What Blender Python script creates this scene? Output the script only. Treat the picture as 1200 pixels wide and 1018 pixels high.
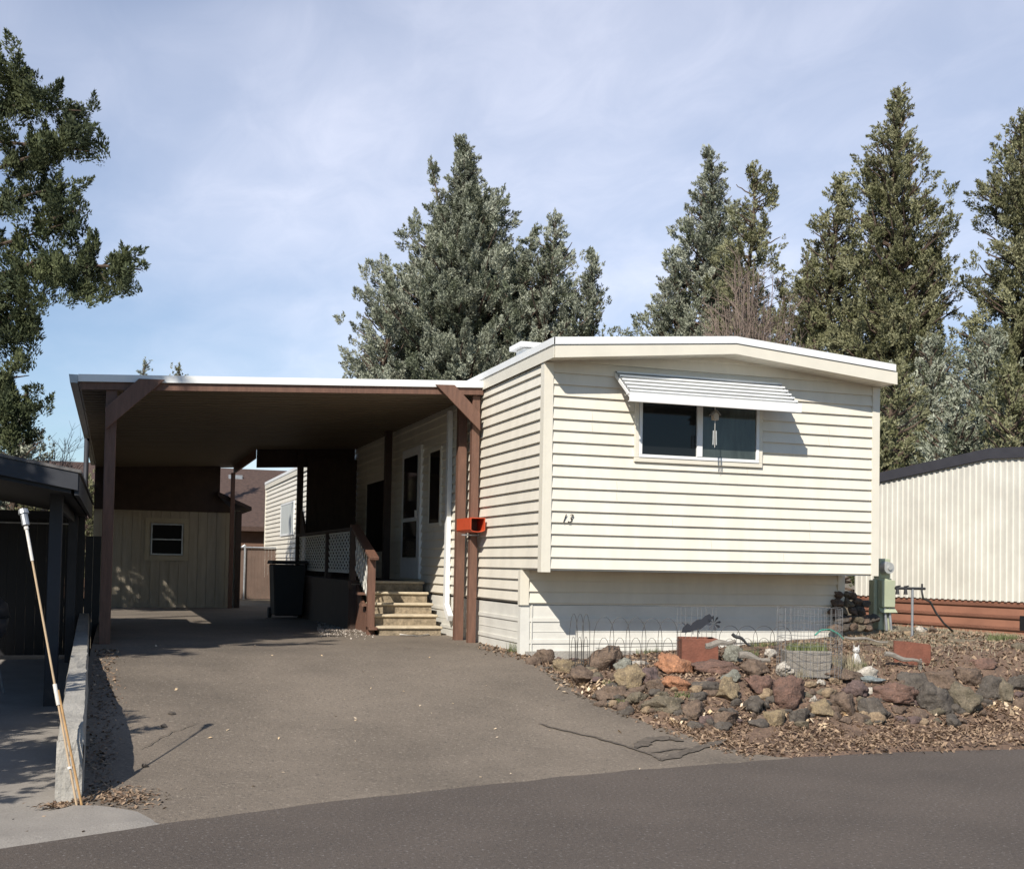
import bpy, bmesh, math, random
import numpy as np
from mathutils import Vector, Matrix, noise
R_ = random.Random(7)
NR = np.random.default_rng(11)
S = bpy.context.scene
for o in list(bpy.data.objects): bpy.data.objects.remove(o)
# ------------------------------------------------------------------ camera
# house frame: x along the front wall, y into depth, z up; origin below the left front corner of the home
YAW, PIT, ROL, F, CY = 0.32240, 0.03290, 0.01860, 1391.4, 616.62
CAM = np.array([-4.4461, -12.2249, 1.6])
cy_, sy_, cp_, sp_ = math.cos(YAW), math.sin(YAW), math.cos(PIT), math.sin(PIT)
fw = np.array([sy_*cp_, cy_*cp_, sp_]); rt = np.array([cy_, -sy_, 0.]); up = np.cross(rt, fw)
cr, sr = math.cos(ROL), math.sin(ROL)
MM = np.array([rt*cr+up*sr, -rt*sr+up*cr, fw])
cam = bpy.data.cameras.new('camera'); co = bpy.data.objects.new('camera', cam); S.collection.objects.link(co)
mw = Matrix(((MM[0][0], MM[1][0], -MM[2][0], CAM[0]), (MM[0][1], MM[1][1], -MM[2][1], CAM[1]), (MM[0][2], MM[1][2], -MM[2][2], CAM[2]), (0, 0, 0, 1)))
co.matrix_world = mw
cam.sensor_fit = 'HORIZONTAL'; cam.sensor_width = 36; cam.lens = 36*F/1200
cam.shift_y = (CY-509)/1200; cam.shift_x = 0
cam.clip_start = .1; cam.clip_end = 3000
S.camera = co
# ------------------------------------------------------------------ light
SUN = Vector((.82, 1, -1.0)).normalized()
EL = math.asin(-SUN.z); AZ = math.atan2(-SUN.x, -SUN.y)
w = bpy.data.worlds.new('World'); S.world = w; w.use_nodes = True
nt = w.node_tree; N = nt.nodes; L = nt.links; N.clear()
sky = N.new('ShaderNodeTexSky'); sky.sky_type = 'NISHITA'; sky.sun_disc = False
sky.sun_elevation = EL; sky.sun_rotation = AZ; sky.altitude = 1000; sky.air_density = 1.15; sky.dust_density = .25; sky.ozone_density = 3.5
tc = N.new('ShaderNodeTexCoord')
sx = N.new('ShaderNodeSeparateXYZ'); L.new(tc.outputs['Generated'], sx.inputs[0])
zz = N.new('ShaderNodeMath'); zz.operation = 'MAXIMUM'; L.new(sx.outputs[2], zz.inputs[0]); zz.inputs[1].default_value = .02
zo = N.new('ShaderNodeMath'); zo.operation = 'ADD'; L.new(zz.outputs[0], zo.inputs[0]); zo.inputs[1].default_value = .12
dx = N.new('ShaderNodeMath'); dx.operation = 'DIVIDE'; L.new(sx.outputs[0], dx.inputs[0]); L.new(zo.outputs[0], dx.inputs[1])
dy = N.new('ShaderNodeMath'); dy.operation = 'DIVIDE'; L.new(sx.outputs[1], dy.inputs[0]); L.new(zo.outputs[0], dy.inputs[1])
cx = N.new('ShaderNodeCombineXYZ'); L.new(dx.outputs[0], cx.inputs[0]); L.new(dy.outputs[0], cx.inputs[1])
def wnoise(scale, detail, rough, dist, lo, hi, rot=0.0, sc=(1, 1, 1)):
    mp = N.new('ShaderNodeMapping'); mp.inputs['Rotation'].default_value = (0, 0, rot); mp.inputs['Scale'].default_value = sc
    L.new(cx.outputs[0], mp.inputs[0])
    n = N.new('ShaderNodeTexNoise'); n.inputs['Scale'].default_value = scale; n.inputs['Detail'].default_value = detail
    n.inputs['Roughness'].default_value = rough; n.inputs['Distortion'].default_value = dist
    L.new(mp.outputs[0], n.inputs['Vector'])
    mr = N.new('ShaderNodeMapRange'); mr.inputs[1].default_value = lo; mr.inputs[2].default_value = hi
    mr.interpolation_type = 'SMOOTHSTEP'
    L.new(n.outputs[0], mr.inputs[0]); return mr
c1 = wnoise(.55, 4, .5, .3, .30, .62, .3, (1, .6, 1))
c2 = wnoise(7., 6, .62, .6, .25, .85, .5, (1, .55, 1))
mu = N.new('ShaderNodeMath'); mu.operation = 'MULTIPLY'; L.new(c1.outputs[0], mu.inputs[0])
ad = N.new('ShaderNodeMath'); ad.operation = 'MULTIPLY_ADD'; L.new(c2.outputs[0], ad.inputs[0]); ad.inputs[1].default_value = .30; ad.inputs[2].default_value = .68
L.new(ad.outputs[0], mu.inputs[1])
mf0 = N.new('ShaderNodeMath'); mf0.operation = 'MULTIPLY_ADD'; L.new(mu.outputs[0], mf0.inputs[0]); mf0.inputs[1].default_value = .52; mf0.inputs[2].default_value = .18
# the thin high cloud lies over the northern half of the sky
ny_ = N.new('ShaderNodeMapRange'); ny_.interpolation_type = 'SMOOTHSTEP'; ny_.inputs[1].default_value = -.1; ny_.inputs[2].default_value = .75; ny_.inputs[3].default_value = .12; L.new(sx.outputs[1], ny_.inputs[0])
# thinner towards the north-west horizon
ex = N.new('ShaderNodeMath'); ex.operation = 'MULTIPLY_ADD'; L.new(sx.outputs[2], ex.inputs[0]); ex.inputs[1].default_value = 1.3; L.new(sx.outputs[0], ex.inputs[2])
exr = N.new('ShaderNodeMapRange'); exr.interpolation_type = 'SMOOTHSTEP'; exr.inputs[1].default_value = -.05; exr.inputs[2].default_value = .45; exr.inputs[3].default_value = .30; L.new(ex.outputs[0], exr.inputs[0])
m2 = N.new('ShaderNodeMath'); m2.operation = 'MULTIPLY'; L.new(mf0.outputs[0], m2.inputs[0]); L.new(exr.outputs[0], m2.inputs[1])
mf = N.new('ShaderNodeMath'); mf.operation = 'MULTIPLY'; L.new(m2.outputs[0], mf.inputs[0]); L.new(ny_.outputs[0], mf.inputs[1])
mixc = N.new('ShaderNodeMix'); mixc.data_type = 'RGBA'; L.new(mf.outputs[0], mixc.inputs[0])
hs = N.new('ShaderNodeHueSaturation'); hs.inputs['Saturation'].default_value = 1.2; hs.inputs['Value'].default_value = 1.25; L.new(sky.outputs[0], hs.inputs['Color']); L.new(hs.outputs[0], mixc.inputs[6]); mixc.inputs[7].default_value = (13.8, 13.9, 15.6, 1)
bg = N.new('ShaderNodeBackground'); bg.inputs[1].default_value = .072; L.new(mixc.outputs[2], bg.inputs[0])
wo = N.new('ShaderNodeOutputWorld'); L.new(bg.outputs[0], wo.inputs[0])
sl = bpy.data.lights.new('sun', 'SUN'); sl.energy = 5.0; sl.angle = math.radians(.5); sl.color = (1, .945, .86)
so = bpy.data.objects.new('sun', sl); S.collection.objects.link(so)
so.rotation_euler = SUN.to_track_quat('-Z', 'Y').to_euler()
S.view_settings.view_transform = 'Standard'; S.view_settings.look = 'None'; S.view_settings.gamma = 1; S.view_settings.exposure = .24
S.render.engine = 'CYCLES'; S.cycles.max_bounces = 6; S.cycles.diffuse_bounces = 2
# ------------------------------------------------------------------ pixel -> place helpers (photograph pixels)
def ray(u, v): return MM.T @ np.array([(u-600)/F, (CY-v)/F, 1])
def PX(u, v, x): d = ray(u, v); return CAM+d*((x-CAM[0])/d[0])
def PY(u, v, y): d = ray(u, v); return CAM+d*((y-CAM[1])/d[1])
def PZ(u, v, z): d = ray(u, v); return CAM+d*((z-CAM[2])/d[2])
def PD(u, v, dep): return CAM+ray(u, v)*dep
# ------------------------------------------------------------------ materials
def mat(name, col, rough=.7, var=.0, vs=8., bump=0., bs=40., metal=0., spec=.5, col2=None, stretch=(1, 1, 1), speck=0, speckcol=(.5, .48, .45), speckscale=120., attr=None, coord='Object'):
    m = bpy.data.materials.new(name); m.use_nodes = True
    n = m.node_tree.nodes; l = m.node_tree.links; b = n['Principled BSDF']
    b.inputs['Roughness'].default_value = rough; b.inputs['Metallic'].default_value = metal; b.inputs['Specular IOR Level'].default_value = spec
    t = n.new('ShaderNodeTexCoord'); mp = n.new('ShaderNodeMapping'); mp.inputs['Scale'].default_value = stretch; l.new(t.outputs[coord], mp.inputs[0])
    cur = None
    rgb = n.new('ShaderNodeRGB'); rgb.outputs[0].default_value = (*col, 1); cur = rgb.outputs[0]
    if attr:
        a = n.new('ShaderNodeAttribute'); a.attribute_name = attr
        mx = n.new('ShaderNodeMix'); mx.data_type = 'RGBA'; l.new(a.outputs['Fac'], mx.inputs[0]); l.new(cur, mx.inputs[6]); mx.inputs[7].default_value = (*col2, 1); cur = mx.outputs[2]
    if var > 0:
        c2 = col2 if (col2 and not attr) else tuple(c*(1-var) for c in col)
        nz = n.new('ShaderNodeTexNoise'); nz.inputs['Scale'].default_value = vs; nz.inputs['Detail'].default_value = 6; nz.inputs['Roughness'].default_value = .65
        l.new(mp.outputs[0], nz.inputs['Vector'])
        r = n.new('ShaderNodeMapRange'); r.inputs[1].default_value = .35; r.inputs[2].default_value = .68; l.new(nz.outputs[0], r.inputs[0])
        if attr:
            k = n.new('ShaderNodeMapRange'); k.inputs[3].default_value = 1-var; k.inputs[4].default_value = 1+var*.3; l.new(r.outputs[0], k.inputs[0])
            v2 = n.new('ShaderNodeMix'); v2.data_type = 'RGBA'; v2.blend_type = 'MULTIPLY'; v2.inputs[0].default_value = 1; l.new(cur, v2.inputs[6]); l.new(k.outputs[0], v2.inputs[7]); cur = v2.outputs[2]
        else:
            mx = n.new('ShaderNodeMix'); mx.data_type = 'RGBA'; l.new(r.outputs[0], mx.inputs[0]); l.new(cur, mx.inputs[6]); mx.inputs[7].default_value = (*c2, 1); cur = mx.outputs[2]
    if speck > 0:
        vo = n.new('ShaderNodeTexNoise'); vo.inputs['Scale'].default_value = speckscale; vo.inputs['Detail'].default_value = 2; l.new(t.outputs[coord], vo.inputs['Vector'])
        r = n.new('ShaderNodeMapRange'); r.inputs[1].default_value = .60; r.inputs[2].default_value = .72; r.inputs[4].default_value = speck; l.new(vo.outputs[0], r.inputs[0])
        mx = n.new('ShaderNodeMix'); mx.data_type = 'RGBA'; l.new(r.outputs[0], mx.inputs[0]); l.new(cur, mx.inputs[6]); mx.inputs[7].default_value = (*speckcol, 1); cur = mx.outputs[2]
        r2 = n.new('ShaderNodeMapRange'); r2.inputs[1].default_value = .42; r2.inputs[2].default_value = .30; r2.inputs[4].default_value = speck; l.new(vo.outputs[0], r2.inputs[0])
        mx = n.new('ShaderNodeMix'); mx.data_type = 'RGBA'; l.new(r2.outputs[0], mx.inputs[0]); l.new(cur, mx.inputs[6]); mx.inputs[7].default_value = (.03, .03, .03, 1); cur = mx.outputs[2]
    l.new(cur, b.inputs['Base Color'])
    if bump > 0:
        nb = n.new('ShaderNodeTexNoise'); nb.inputs['Scale'].default_value = bs; nb.inputs['Detail'].default_value = 5; nb.inputs['Roughness'].default_value = .6; l.new(mp.outputs[0], nb.inputs['Vector'])
        bp = n.new('ShaderNodeBump'); bp.inputs['Strength'].default_value = bump; bp.inputs['Distance'].default_value = .02; l.new(nb.outputs[0], bp.inputs['Height']); l.new(bp.outputs[0], b.inputs['Normal'])
    m['base'] = list(col)
    return m
M = dict(
    cream=mat('cream_vinyl', (.77, .714, .598), .45, .12, 2.2, .06, 9, stretch=(1.6, 1.6, .35)),
    siding_gap=mat('seam_line', (.42, .38, .30), .6),  # darker cream for the vertical board joints
    creamtrim=mat('cream_trim', (.74, .69, .575), .45, .08, 3),
    white=mat('white_metal', (.82, .82, .80), .4, .08, 3.),
    skirt=mat('white_skirt', (.76, .735, .66), .45, .16, 2.5, .05, 20),
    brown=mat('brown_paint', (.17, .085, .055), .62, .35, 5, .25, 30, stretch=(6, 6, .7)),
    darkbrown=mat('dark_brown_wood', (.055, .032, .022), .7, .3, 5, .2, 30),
    ceiling=mat('tan_ceiling_pan', (.155, .12, .078), .6, .12, 4),
    shed=mat('tan_shed_board', (.40, .345, .26), .75, .2, 3, .2, 25, stretch=(4, 4, .5)),
    shedtrim=mat('shed_trim', (.44, .38, .27), .7, .1, 5),
    glass=mat('dark_glass', (.010, .011, .012), .06, 0, spec=.35),
    shedglass=mat('dull_dark_glass', (.012, .012, .011), .5, spec=.1),  # rough and low in specular so the shed pane mirrors little
    curtain=mat('pale_curtain', (.55, .57, .54), .6, .3, 6, stretch=(8, 8, .5)),
    glassroom=mat('curtained_glass', (.07, .085, .078), .08, .6, 2.2, spec=.6, stretch=(3, 1, .6)),
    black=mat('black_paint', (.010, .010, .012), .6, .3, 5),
    charcoal=mat('charcoal_paint', (.034, .036, .044), .6, .25, 4),
    roofdark=mat('dark_roof_trim', (.05, .048, .055), .5, .2, 6),
    greyroof=mat('grey_shingle', (.16, .15, .145), .9, .4, 14, .3, 60),
    concrete=mat('old_concrete', (.40, .375, .33), .9, .35, 5, .6, 45, speck=.25, speckscale=70),
    slab=mat('concrete_slab', (.30, .27, .235), .9, .25, 1.6, .25, 80, speck=.25, speckscale=90),
    asphalt=mat('worn_asphalt', (.21, .170, .130), .92, .42, .55, .5, 90, speck=.45, speckscale=42, speckcol=(.40, .34, .27)),
    road=mat('road_asphalt', (.118, .093, .075), .9, .28, .6, .6, 90, speck=.6, speckscale=45, speckcol=(.27, .25, .23)),
    seal=mat('crack_sealant', (.15, .122, .095), .85, .5, 14, .3, 60),
    dirt=mat('dirt', (.195, .125, .085), .95, .5, 6, .8, 40, speck=.5, speckscale=45, speckcol=(.42, .30, .18)),
    field=mat('dry_ground', (.22, .175, .115), .95, .5, 1.5, .5, 30, speck=.4, speckscale=25, speckcol=(.42, .36, .2)),
    hill=mat('dry_hill', (.36, .31, .17), .95, .4, .06, col2=(.14, .16, .07)),
    tread=mat('carpeted_tread', (.60, .50, .35), .9, .25, 12, .5, 120),
    riser=mat('stony_riser', (.38, .30, .20), .9, .55, 14, .8, 60, col2=(.15, .12, .08)),
    lattice=mat('white_lattice', (.72, .70, .64), .6, .1, 5),
    orange=mat('orange_plastic', (.60, .085, .03), .4, .15, 8),
    meter=mat('pale_green_box', (.42, .45, .31), .5, .15, 4),
    metergrey=mat('meter_grey', (.5, .5, .48), .35, .2, 20, metal=.3),
    galv=mat('galvanised', (.42, .43, .44), .4, .3, 12, metal=.5),
    wire=mat('dark_wire', (.06, .055, .05), .6),
    wiregrey=mat('grey_wire', (.20, .20, .20), .5, metal=.4),
    rubber=mat('black_rubber', (.03, .03, .03), .55),
    ribmetal=mat('cream_rib_metal', (.68, .65, .57), .5, .20, 1.6),
    redskirt=mat('terracotta_skirt', (.36, .165, .105), .65, .25, 2, .1, 20),
    brick=mat('terracotta', (.22, .08, .048), .8, .35, 9, .4, 50),
    browntile=mat('brown_shingle', (.10, .06, .045), .9, .5, 9, .4, 50, stretch=(1, 1, 3)),
    brownwall=mat('brown_wall', (.16, .09, .06), .8, .2, 4),
    slats=mat('brown_slats', (.15, .10, .075), .8, .3, 3),
    bark=mat('bark', (.13, .09, .065), .95, .5, 6, .8, 20, stretch=(1, 1, .3)),
    twig=mat('twig', (.24, .18, .145), .9, .3, 10),
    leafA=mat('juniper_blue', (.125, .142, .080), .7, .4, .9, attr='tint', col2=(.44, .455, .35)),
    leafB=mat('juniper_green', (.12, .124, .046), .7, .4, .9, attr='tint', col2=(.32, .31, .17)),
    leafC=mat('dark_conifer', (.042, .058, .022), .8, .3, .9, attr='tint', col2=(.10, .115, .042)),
    grass=mat('garden_weed', (.10, .13, .045), .8, .2, 9, attr='tint', col2=(.22, .24, .10)),
    drygrass=mat('dry_grass', (.30, .25, .15), .9, .2, 9, attr='tint', col2=(.42, .37, .26)),
    litter=mat('leaf_litter', (.14, .085, .055), .9, .2, 9, attr='tint', col2=(.40, .28, .18)),
    paleleaf=mat('pale_oak_leaf', (.60, .43, .25), .85, .2, 9, attr='tint', col2=(.72, .58, .42)),
    gravel=mat('gravel', (.33, .27, .22), .9, .4, 30, attr='tint', col2=(.52, .46, .40)),
    china=mat('white_glazed', (.55, .52, .48), .35, .15, 12),
    wood=mat('weathered_wood', (.36, .32, .27), .9, .45, 6, .8, 30, stretch=(1, 8, 8)),
    birdwood=mat('birdhouse_wood', (.50, .40, .28), .7, .2, 20),
    pole=mat('orange_pole', (.46, .27, .11), .5, .3, 15),
    shafttan=mat('tan_shaft', (.50, .36, .22), .5, .2, 15),
    polewhite=mat('white_pole', (.72, .68, .62), .5, .2, 20),
    hose=mat('green_hose', (.05, .28, .20), .5),
)
# ------------------------------------------------------------------ mesh builder
def wloc(o):
    p = Vector((0, 0, 0))
    while o is not None: p += o.location; o = o.parent
    return np.array(p)
class MB:
    def __init__(s): s.v = []; s.f = []
    def add(s, vs, fs):
        k = len(s.v); s.v += [tuple(map(float, p)) for p in vs]; s.f += [tuple(i+k for i in q) for q in fs]; return s
    def box(s, x0, x1, y0, y1, z0, z1):
        x0, x1 = sorted((x0, x1)); y0, y1 = sorted((y0, y1)); z0, z1 = sorted((z0, z1))
        return s.add([(x, y, z) for z in (z0, z1) for y in (y0, y1) for x in (x0, x1)],
                     [(0, 2, 3, 1), (4, 5, 7, 6), (0, 1, 5, 4), (2, 6, 7, 3), (0, 4, 6, 2), (1, 3, 7, 5)])
    def prism(s, poly, d):   # poly: planar 3D points, extruded by vector d
        n = len(poly); a = [np.array(p, float) for p in poly]; b = [p+np.array(d, float) for p in a]
        nrm = sum((np.cross(a[i]-a[0], a[(i+1) % n]-a[0]) for i in range(1, n)), np.zeros(3))
        if nrm @ np.array(d, float) > 0: a = a[::-1]; b = b[::-1]
        fs = [tuple(range(n)), tuple(range(2*n-1, n-1, -1))]
        fs += [(i, i+n, (i+1) % n+n, (i+1) % n) for i in range(n)]
        return s.add(a+b, fs)
    def bar(s, p, q, w, h, upv=(0, 0, 1)):
        p = np.array(p, float); q = np.array(q, float); d = q-p; d = d/np.linalg.norm(d)
        u = np.array(upv, float); r = np.cross(d, u)
        if np.linalg.norm(r) < 1e-6: u = np.array((0, 1., 0)); r = np.cross(d, u)
        r = r/np.linalg.norm(r); u = np.cross(r, d)
        vs = [c+r*a*w/2+u*b*h/2 for c in (p, q) for a, b in ((-1, -1), (1, -1), (1, 1), (-1, 1))]
        return s.add(vs, [(0, 1, 2, 3), (7, 6, 5, 4), (0, 4, 5, 1), (1, 5, 6, 2), (2, 6, 7, 3), (3, 7, 4, 0)])
    def tube(s, pts, r, n=8, cap=True):
        pts = [np.array(p, float) for p in pts]; m = len(pts); rs = r if hasattr(r, '__len__') else [r]*m
        k = len(s.v); pr = None
        for i, p in enumerate(pts):
            d = pts[min(i+1, m-1)]-pts[max(i-1, 0)]; d = d/(np.linalg.norm(d)+1e-9)
            if pr is None:
                a = np.array((0, 0, 1.)) if abs(d[2]) < .9 else np.array((1., 0, 0)); pr = np.cross(d, a)
            pr = pr-d*(pr@d); pr = pr/(np.linalg.norm(pr)+1e-9); q = np.cross(d, pr)
            for j in range(n):
                a = 2*math.pi*j/n; s.v.append(tuple(p+rs[i]*(math.cos(a)*pr+math.sin(a)*q)))
        for i in range(m-1):
            for j in range(n):
                a = k+i*n+j; b = k+i*n+(j+1) % n; s.f.append((a, b, b+n, a+n))
        if cap: s.f.append(tuple(k+j for j in range(n))[::-1]); s.f.append(tuple(k+(m-1)*n+j for j in range(n)))
        return s
    def lathe(s, c, prof, n=20, sx=1, sy=1):
        k = len(s.v)
        for r, z in prof:
            for j in range(n):
                a = 2*math.pi*j/n; s.v.append((c[0]+r*sx*math.cos(a), c[1]+r*sy*math.sin(a), c[2]+z))
        for i in range(len(prof)-1):
            for j in range(n):
                a = k+i*n+j; b = k+i*n+(j+1) % n; s.f.append((a, b, b+n, a+n))
        s.f.append(tuple(k+j for j in range(n))[::-1]); s.f.append(tuple(k+(len(prof)-1)*n+j for j in range(n)))
        return s
    def build(s, name, m, parent=None, smooth=False, bevel=0, origin=None):
        off = wloc(parent) if parent else (np.array(origin, float) if origin is not None else np.zeros(3))
        me = bpy.data.meshes.new(name); me.from_pydata([tuple(np.array(p)-off) for p in s.v], [], s.f); me.materials.append(m); me.update()
        if smooth:
            me.polygons.foreach_set('use_smooth', [True]*len(me.polygons))
        o = bpy.data.objects.new(name, me); S.collection.objects.link(o)
        if parent: o.parent = parent
        elif origin is not None: o.location = origin
        if bevel:
            b = o.modifiers.new('bevel', 'BEVEL'); b.width = bevel; b.segments = 1; b.limit_method = 'ANGLE'
        return o
def npmesh(name, V, Fc, m, parent=None, tint=None, origin=None):
    off = wloc(parent) if parent else (np.array(origin, float) if origin is not None else np.zeros(3))
    V = np.asarray(V, np.float32)-off.astype(np.float32); k = Fc.shape[1]
    me = bpy.data.meshes.new(name); me.vertices.add(len(V)); me.vertices.foreach_set('co', V.ravel())
    me.loops.add(Fc.size); me.loops.foreach_set('vertex_index', Fc.ravel().astype(np.int32))
    me.polygons.add(len(Fc)); me.polygons.foreach_set('loop_start', np.arange(0, Fc.size, k, dtype=np.int32))
    if tint is not None:
        a = me.attributes.new('tint', 'FLOAT', 'POINT'); a.data.foreach_set('value', np.asarray(tint, np.float32))
    me.update(calc_edges=True); me.materials.append(m)
    o = bpy.data.objects.new(name, me); S.collection.objects.link(o)
    if parent: o.parent = parent
    elif origin is not None: o.location = origin
    return o
def tag(o, label, cat, group=None):
    o['label'] = label; o['category'] = cat
    if group: o['group'] = group
    return o
def thing(name, loc, label, cat, group=None):
    o = bpy.data.objects.new(name, None); S.collection.objects.link(o); o.location = loc; o.empty_display_size = .2
    return tag(o, label, cat, group)
def structure(o, kind='structure'): o['kind'] = kind; return o
def sm(a, b, x):
    t = np.clip((x-a)/(b-a), 0, 1); return t*t*(3-2*t)
# ------------------------------------------------------------------ terrain
RE = ([-30, -8, -5, -4.2, -2.9, -.8, 1, 2.2, 3.6, 6, 30], [-12, -6.4, -5.1, -4.7, -4.2, -3.6, -3.3, -3.2, -3.3, -3.4, -3.6])
def yroad(x): return np.interp(x, *RE)
def ramp(y, x=-2.4):
    yr = yroad(x); t = np.clip((y-yr)/(1-yr), 0, 1); return .6*(t*t*(3-2*t)*.5+t*.5)-.07*sm(4, 15, y)
def xbed(y): return np.interp(y, [-3.3, -3.0, -2.3, -1.2, .3, .69, 2.4, 40], [.75, .6, .3, -.02, -.02, .0, .05, .05])
def G(x, y):
    x = np.asarray(x, float); y = np.asarray(y, float)
    z = ramp(y, x)
    xe = xbed(y); low = z+(.03+.10*sm(-3.3, -2, y)-z)*sm(.4, 1.3, x-xe)
    pl = np.clip(.47+.07*x+.02*y, .3, .85)-.12*sm(5.5, 8, x)
    s = sm(-2.65, -1.45, y)*sm(-.02, .6, x-xe)
    zb = low+(pl-low)*s
    z = np.where(x > xe, zb, z)
    z = np.where(x < -4.66, .06+.0*y-.06*sm(-3.6, -5, y), z)
    z = np.where((y < yroad(x)), np.minimum(z, 0.0), z)
    return z
def hitG(u, v, h=0.):
    d = ray(u, v); t = np.arange(3, 60, .15); P = CAM+t[:, None]*d
    k = np.nonzero(P[:, 2] < G(P[:, 0], P[:, 1])+h)[0]; t1 = t[k[0]] if len(k) else 60.
    t = np.arange(t1-.15, t1+.01, .01); P = CAM+t[:, None]*d
    k = np.nonzero(P[:, 2] < G(P[:, 0], P[:, 1])+h)[0]; return P[k[0]] if len(k) else P[-1]
def grid_sheet(name, xs, ys, zf, m):
    Xg, Yg = np.meshgrid(xs, ys); Z = zf(Xg, Yg); V = np.stack([Xg, Yg, Z], -1).reshape(-1, 3)
    nx = len(xs); ny = len(ys); i = np.arange((ny-1)*nx).reshape(ny-1, nx)[:, :-1].ravel()
    return npmesh(name, V, np.stack([i, i+1, i+nx+1, i+nx], 1), m)
def axis(lo, a, b, hi, st, far=18):
    n1 = np.geomspace(1, a-lo+1, far)-1; n2 = np.geomspace(1, hi-b+1, far)-1
    return np.unique(np.concatenate([a-n1, np.arange(a, b, st), b+n2]))
def ground_z(x, y):
    z = G(x, y)
    r = np.vectorize(lambda a, b: noise.fractal(Vector((a*2.2, b*2.2, 0)), .9, 2.1, 4))(x, y)
    bed = sm(-.05, .4, x-xbed(y))*sm(-3.25, -2.8, y)*sm(8., 5, y)
    z = z+.035*r*bed
    paved = (x > -4.72) & (x < xbed(y)-.0) & (y < 40)
    z = np.where(paved, z-.05, z)
    z = np.where(x <= -4.72, z-.05, z)
    z = np.where(y < yroad(x)+.02, -.06, z)
    return z
g0 = structure(grid_sheet('ground', axis(-700, -6, 9, 700, .09), axis(-300, -6, 6, 900, .09), ground_z, M['dirt']))
g0.data.materials.append(M['field'])
fc = np.zeros(len(g0.data.polygons)*3); g0.data.polygons.foreach_get('center', fc); fc = fc.reshape(-1, 3)
g0.data.polygons.foreach_set('material_index', (((fc[:, 1] > -.9+.12*np.sin(fc[:, 0]*9)) & (fc[:, 0] > 4.)) | (fc[:, 1] > 6) | (np.abs(fc[:, 0]) > 14) | (fc[:, 1] < -8)).astype(np.int32))
def strip(name, rows, m):   # rows of equal length lists of points
    V = np.array(rows, float); ny, nx = V.shape[:2]; i = np.arange((ny-1)*nx).reshape(ny-1, nx)[:, :-1].ravel()
    return npmesh(name, V.reshape(-1, 3), np.stack([i, i+1, i+nx+1, i+nx], 1), m)
xs = np.unique(np.concatenate([np.linspace(-60, -6, 20), np.arange(-6, 6, .12), np.linspace(6, 60, 20)]))
rows = []
for k, t in enumerate(np.linspace(0, 1, 12)):
    rows.append([(x, (yroad(x)+.035*noise.noise(Vector((x*3, 0, 0)))) * (1-t)-16*t, .0) for x in xs])
structure(strip('road', rows[::-1], M['road']))
rows = []
for y in np.concatenate([np.linspace(0, 1, 25)**1.0]):
    rows.append(y)
drv = []
for k in range(70):
    t = k/69
    row = []
    for j in range(41):
        s = j/40
        if t < .12:
            x0, x1 = -4.62, 1.15
        x = None
        ye = None
        # y grows from the road edge to the back of the carport
        xr = float(np.interp(t, [0, .03, .2, .35, 1], [1.15, .95, .35, .03, .03]))
        x = -4.66+s*(xr+4.66)
        y0 = yroad(x)+.05*noise.noise(Vector((x*3, 3, 0)))+.03*noise.noise(Vector((x*11, 3, 0)))-.02
        y = y0+(16.5-y0)*t**1.6
        x = min(x, float(xbed(y))+.12) if y > -3.2 else x
        row.append((x, y-(.04 if k == 0 else 0), -.012 if k == 0 else float(ramp(y, x))+.006+.003*noise.noise(Vector((x*1.3, y*1.3, 0)))))
    drv.append(row)
structure(strip('driveway', drv, M['asphalt']))
rows = [[(x, y, .012+.0*y+(.05*sm(-4.4, -3.4, y))) for x in np.linspace(-14, -4.74+.0*y, 20)] for y in np.linspace(-4.42, 7, 30)]
structure(strip('neighbour_slab', rows, M['slab']))
ap = []
for k in range(12):
    t = k/11; row = []
    for j in range(40):
        x = -9+j/39*4.86; n_ = .03*noise.noise(Vector((x*5, 9, 0)))
        yb = np.interp(x, [-9, -4.74, -4.5, -4.3, -4.14], [-4.36, -4.28, -4.31, -4.42, -4.68])+n_; yf = min(float(yroad(x))-.01, yb-.01)
        y = yb*(1-t)+yf*t; z = max(float(ramp(y, x)) if x > -4.66 else 0, .012)+.018
        if k == 11: z = -.01; y -= .05
        if x > -4.17: z -= .03
        row.append((x, y, z))
    ap.append(row)
structure(strip('concrete_apron', ap[::-1], M['slab']))
# crack sealant lines on the driveway
def seal(pts, wd, name='crack_seal', m='seal'):
    P = [hitG(u, v) for u, v in pts]; Q = []
    for i in range(len(P)-1):
        for t in np.linspace(0, 1, 8, endpoint=False): Q.append(P[i]*(1-t)+P[i+1]*t)
    Q.append(P[-1]); row = []
    for i, p in enumerate(Q):
        d = Q[min(i+1, len(Q)-1)]-Q[max(i-1, 0)]; nrm = np.array((-d[1], d[0])); nrm /= np.linalg.norm(nrm)+1e-9
        ww = wd*(.6+.8*abs(noise.noise(Vector((i*.5, wd*50, 2)))))*min(1, (i+1)/4, (len(Q)-i)/4)
        c = p[:2]+nrm*.02*noise.noise(Vector((i*.37, 7, 1)))
        z = lambda q: float(max(ramp(q[1], q[0]), 0))+.0165
        a = c-nrm*ww/2; b = c+nrm*ww/2; row.append([(a[0], a[1], z(a)), (b[0], b[1], z(b))])
    structure(strip(name, row, M[m]))
seal([(630, 849), (660, 857), (700, 866), (735, 876), (765, 886), (775, 893)], .045)
seal([(745, 878), (760, 868), (785, 866), (800, 870)], .13)
seal([(775, 893), (800, 884), (825, 876), (852, 868)], .11)
seal([(760, 884), (785, 880), (808, 878)], .04)
seal([(165, 880), (185, 868), (205, 858), (235, 848)], .010)
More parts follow.
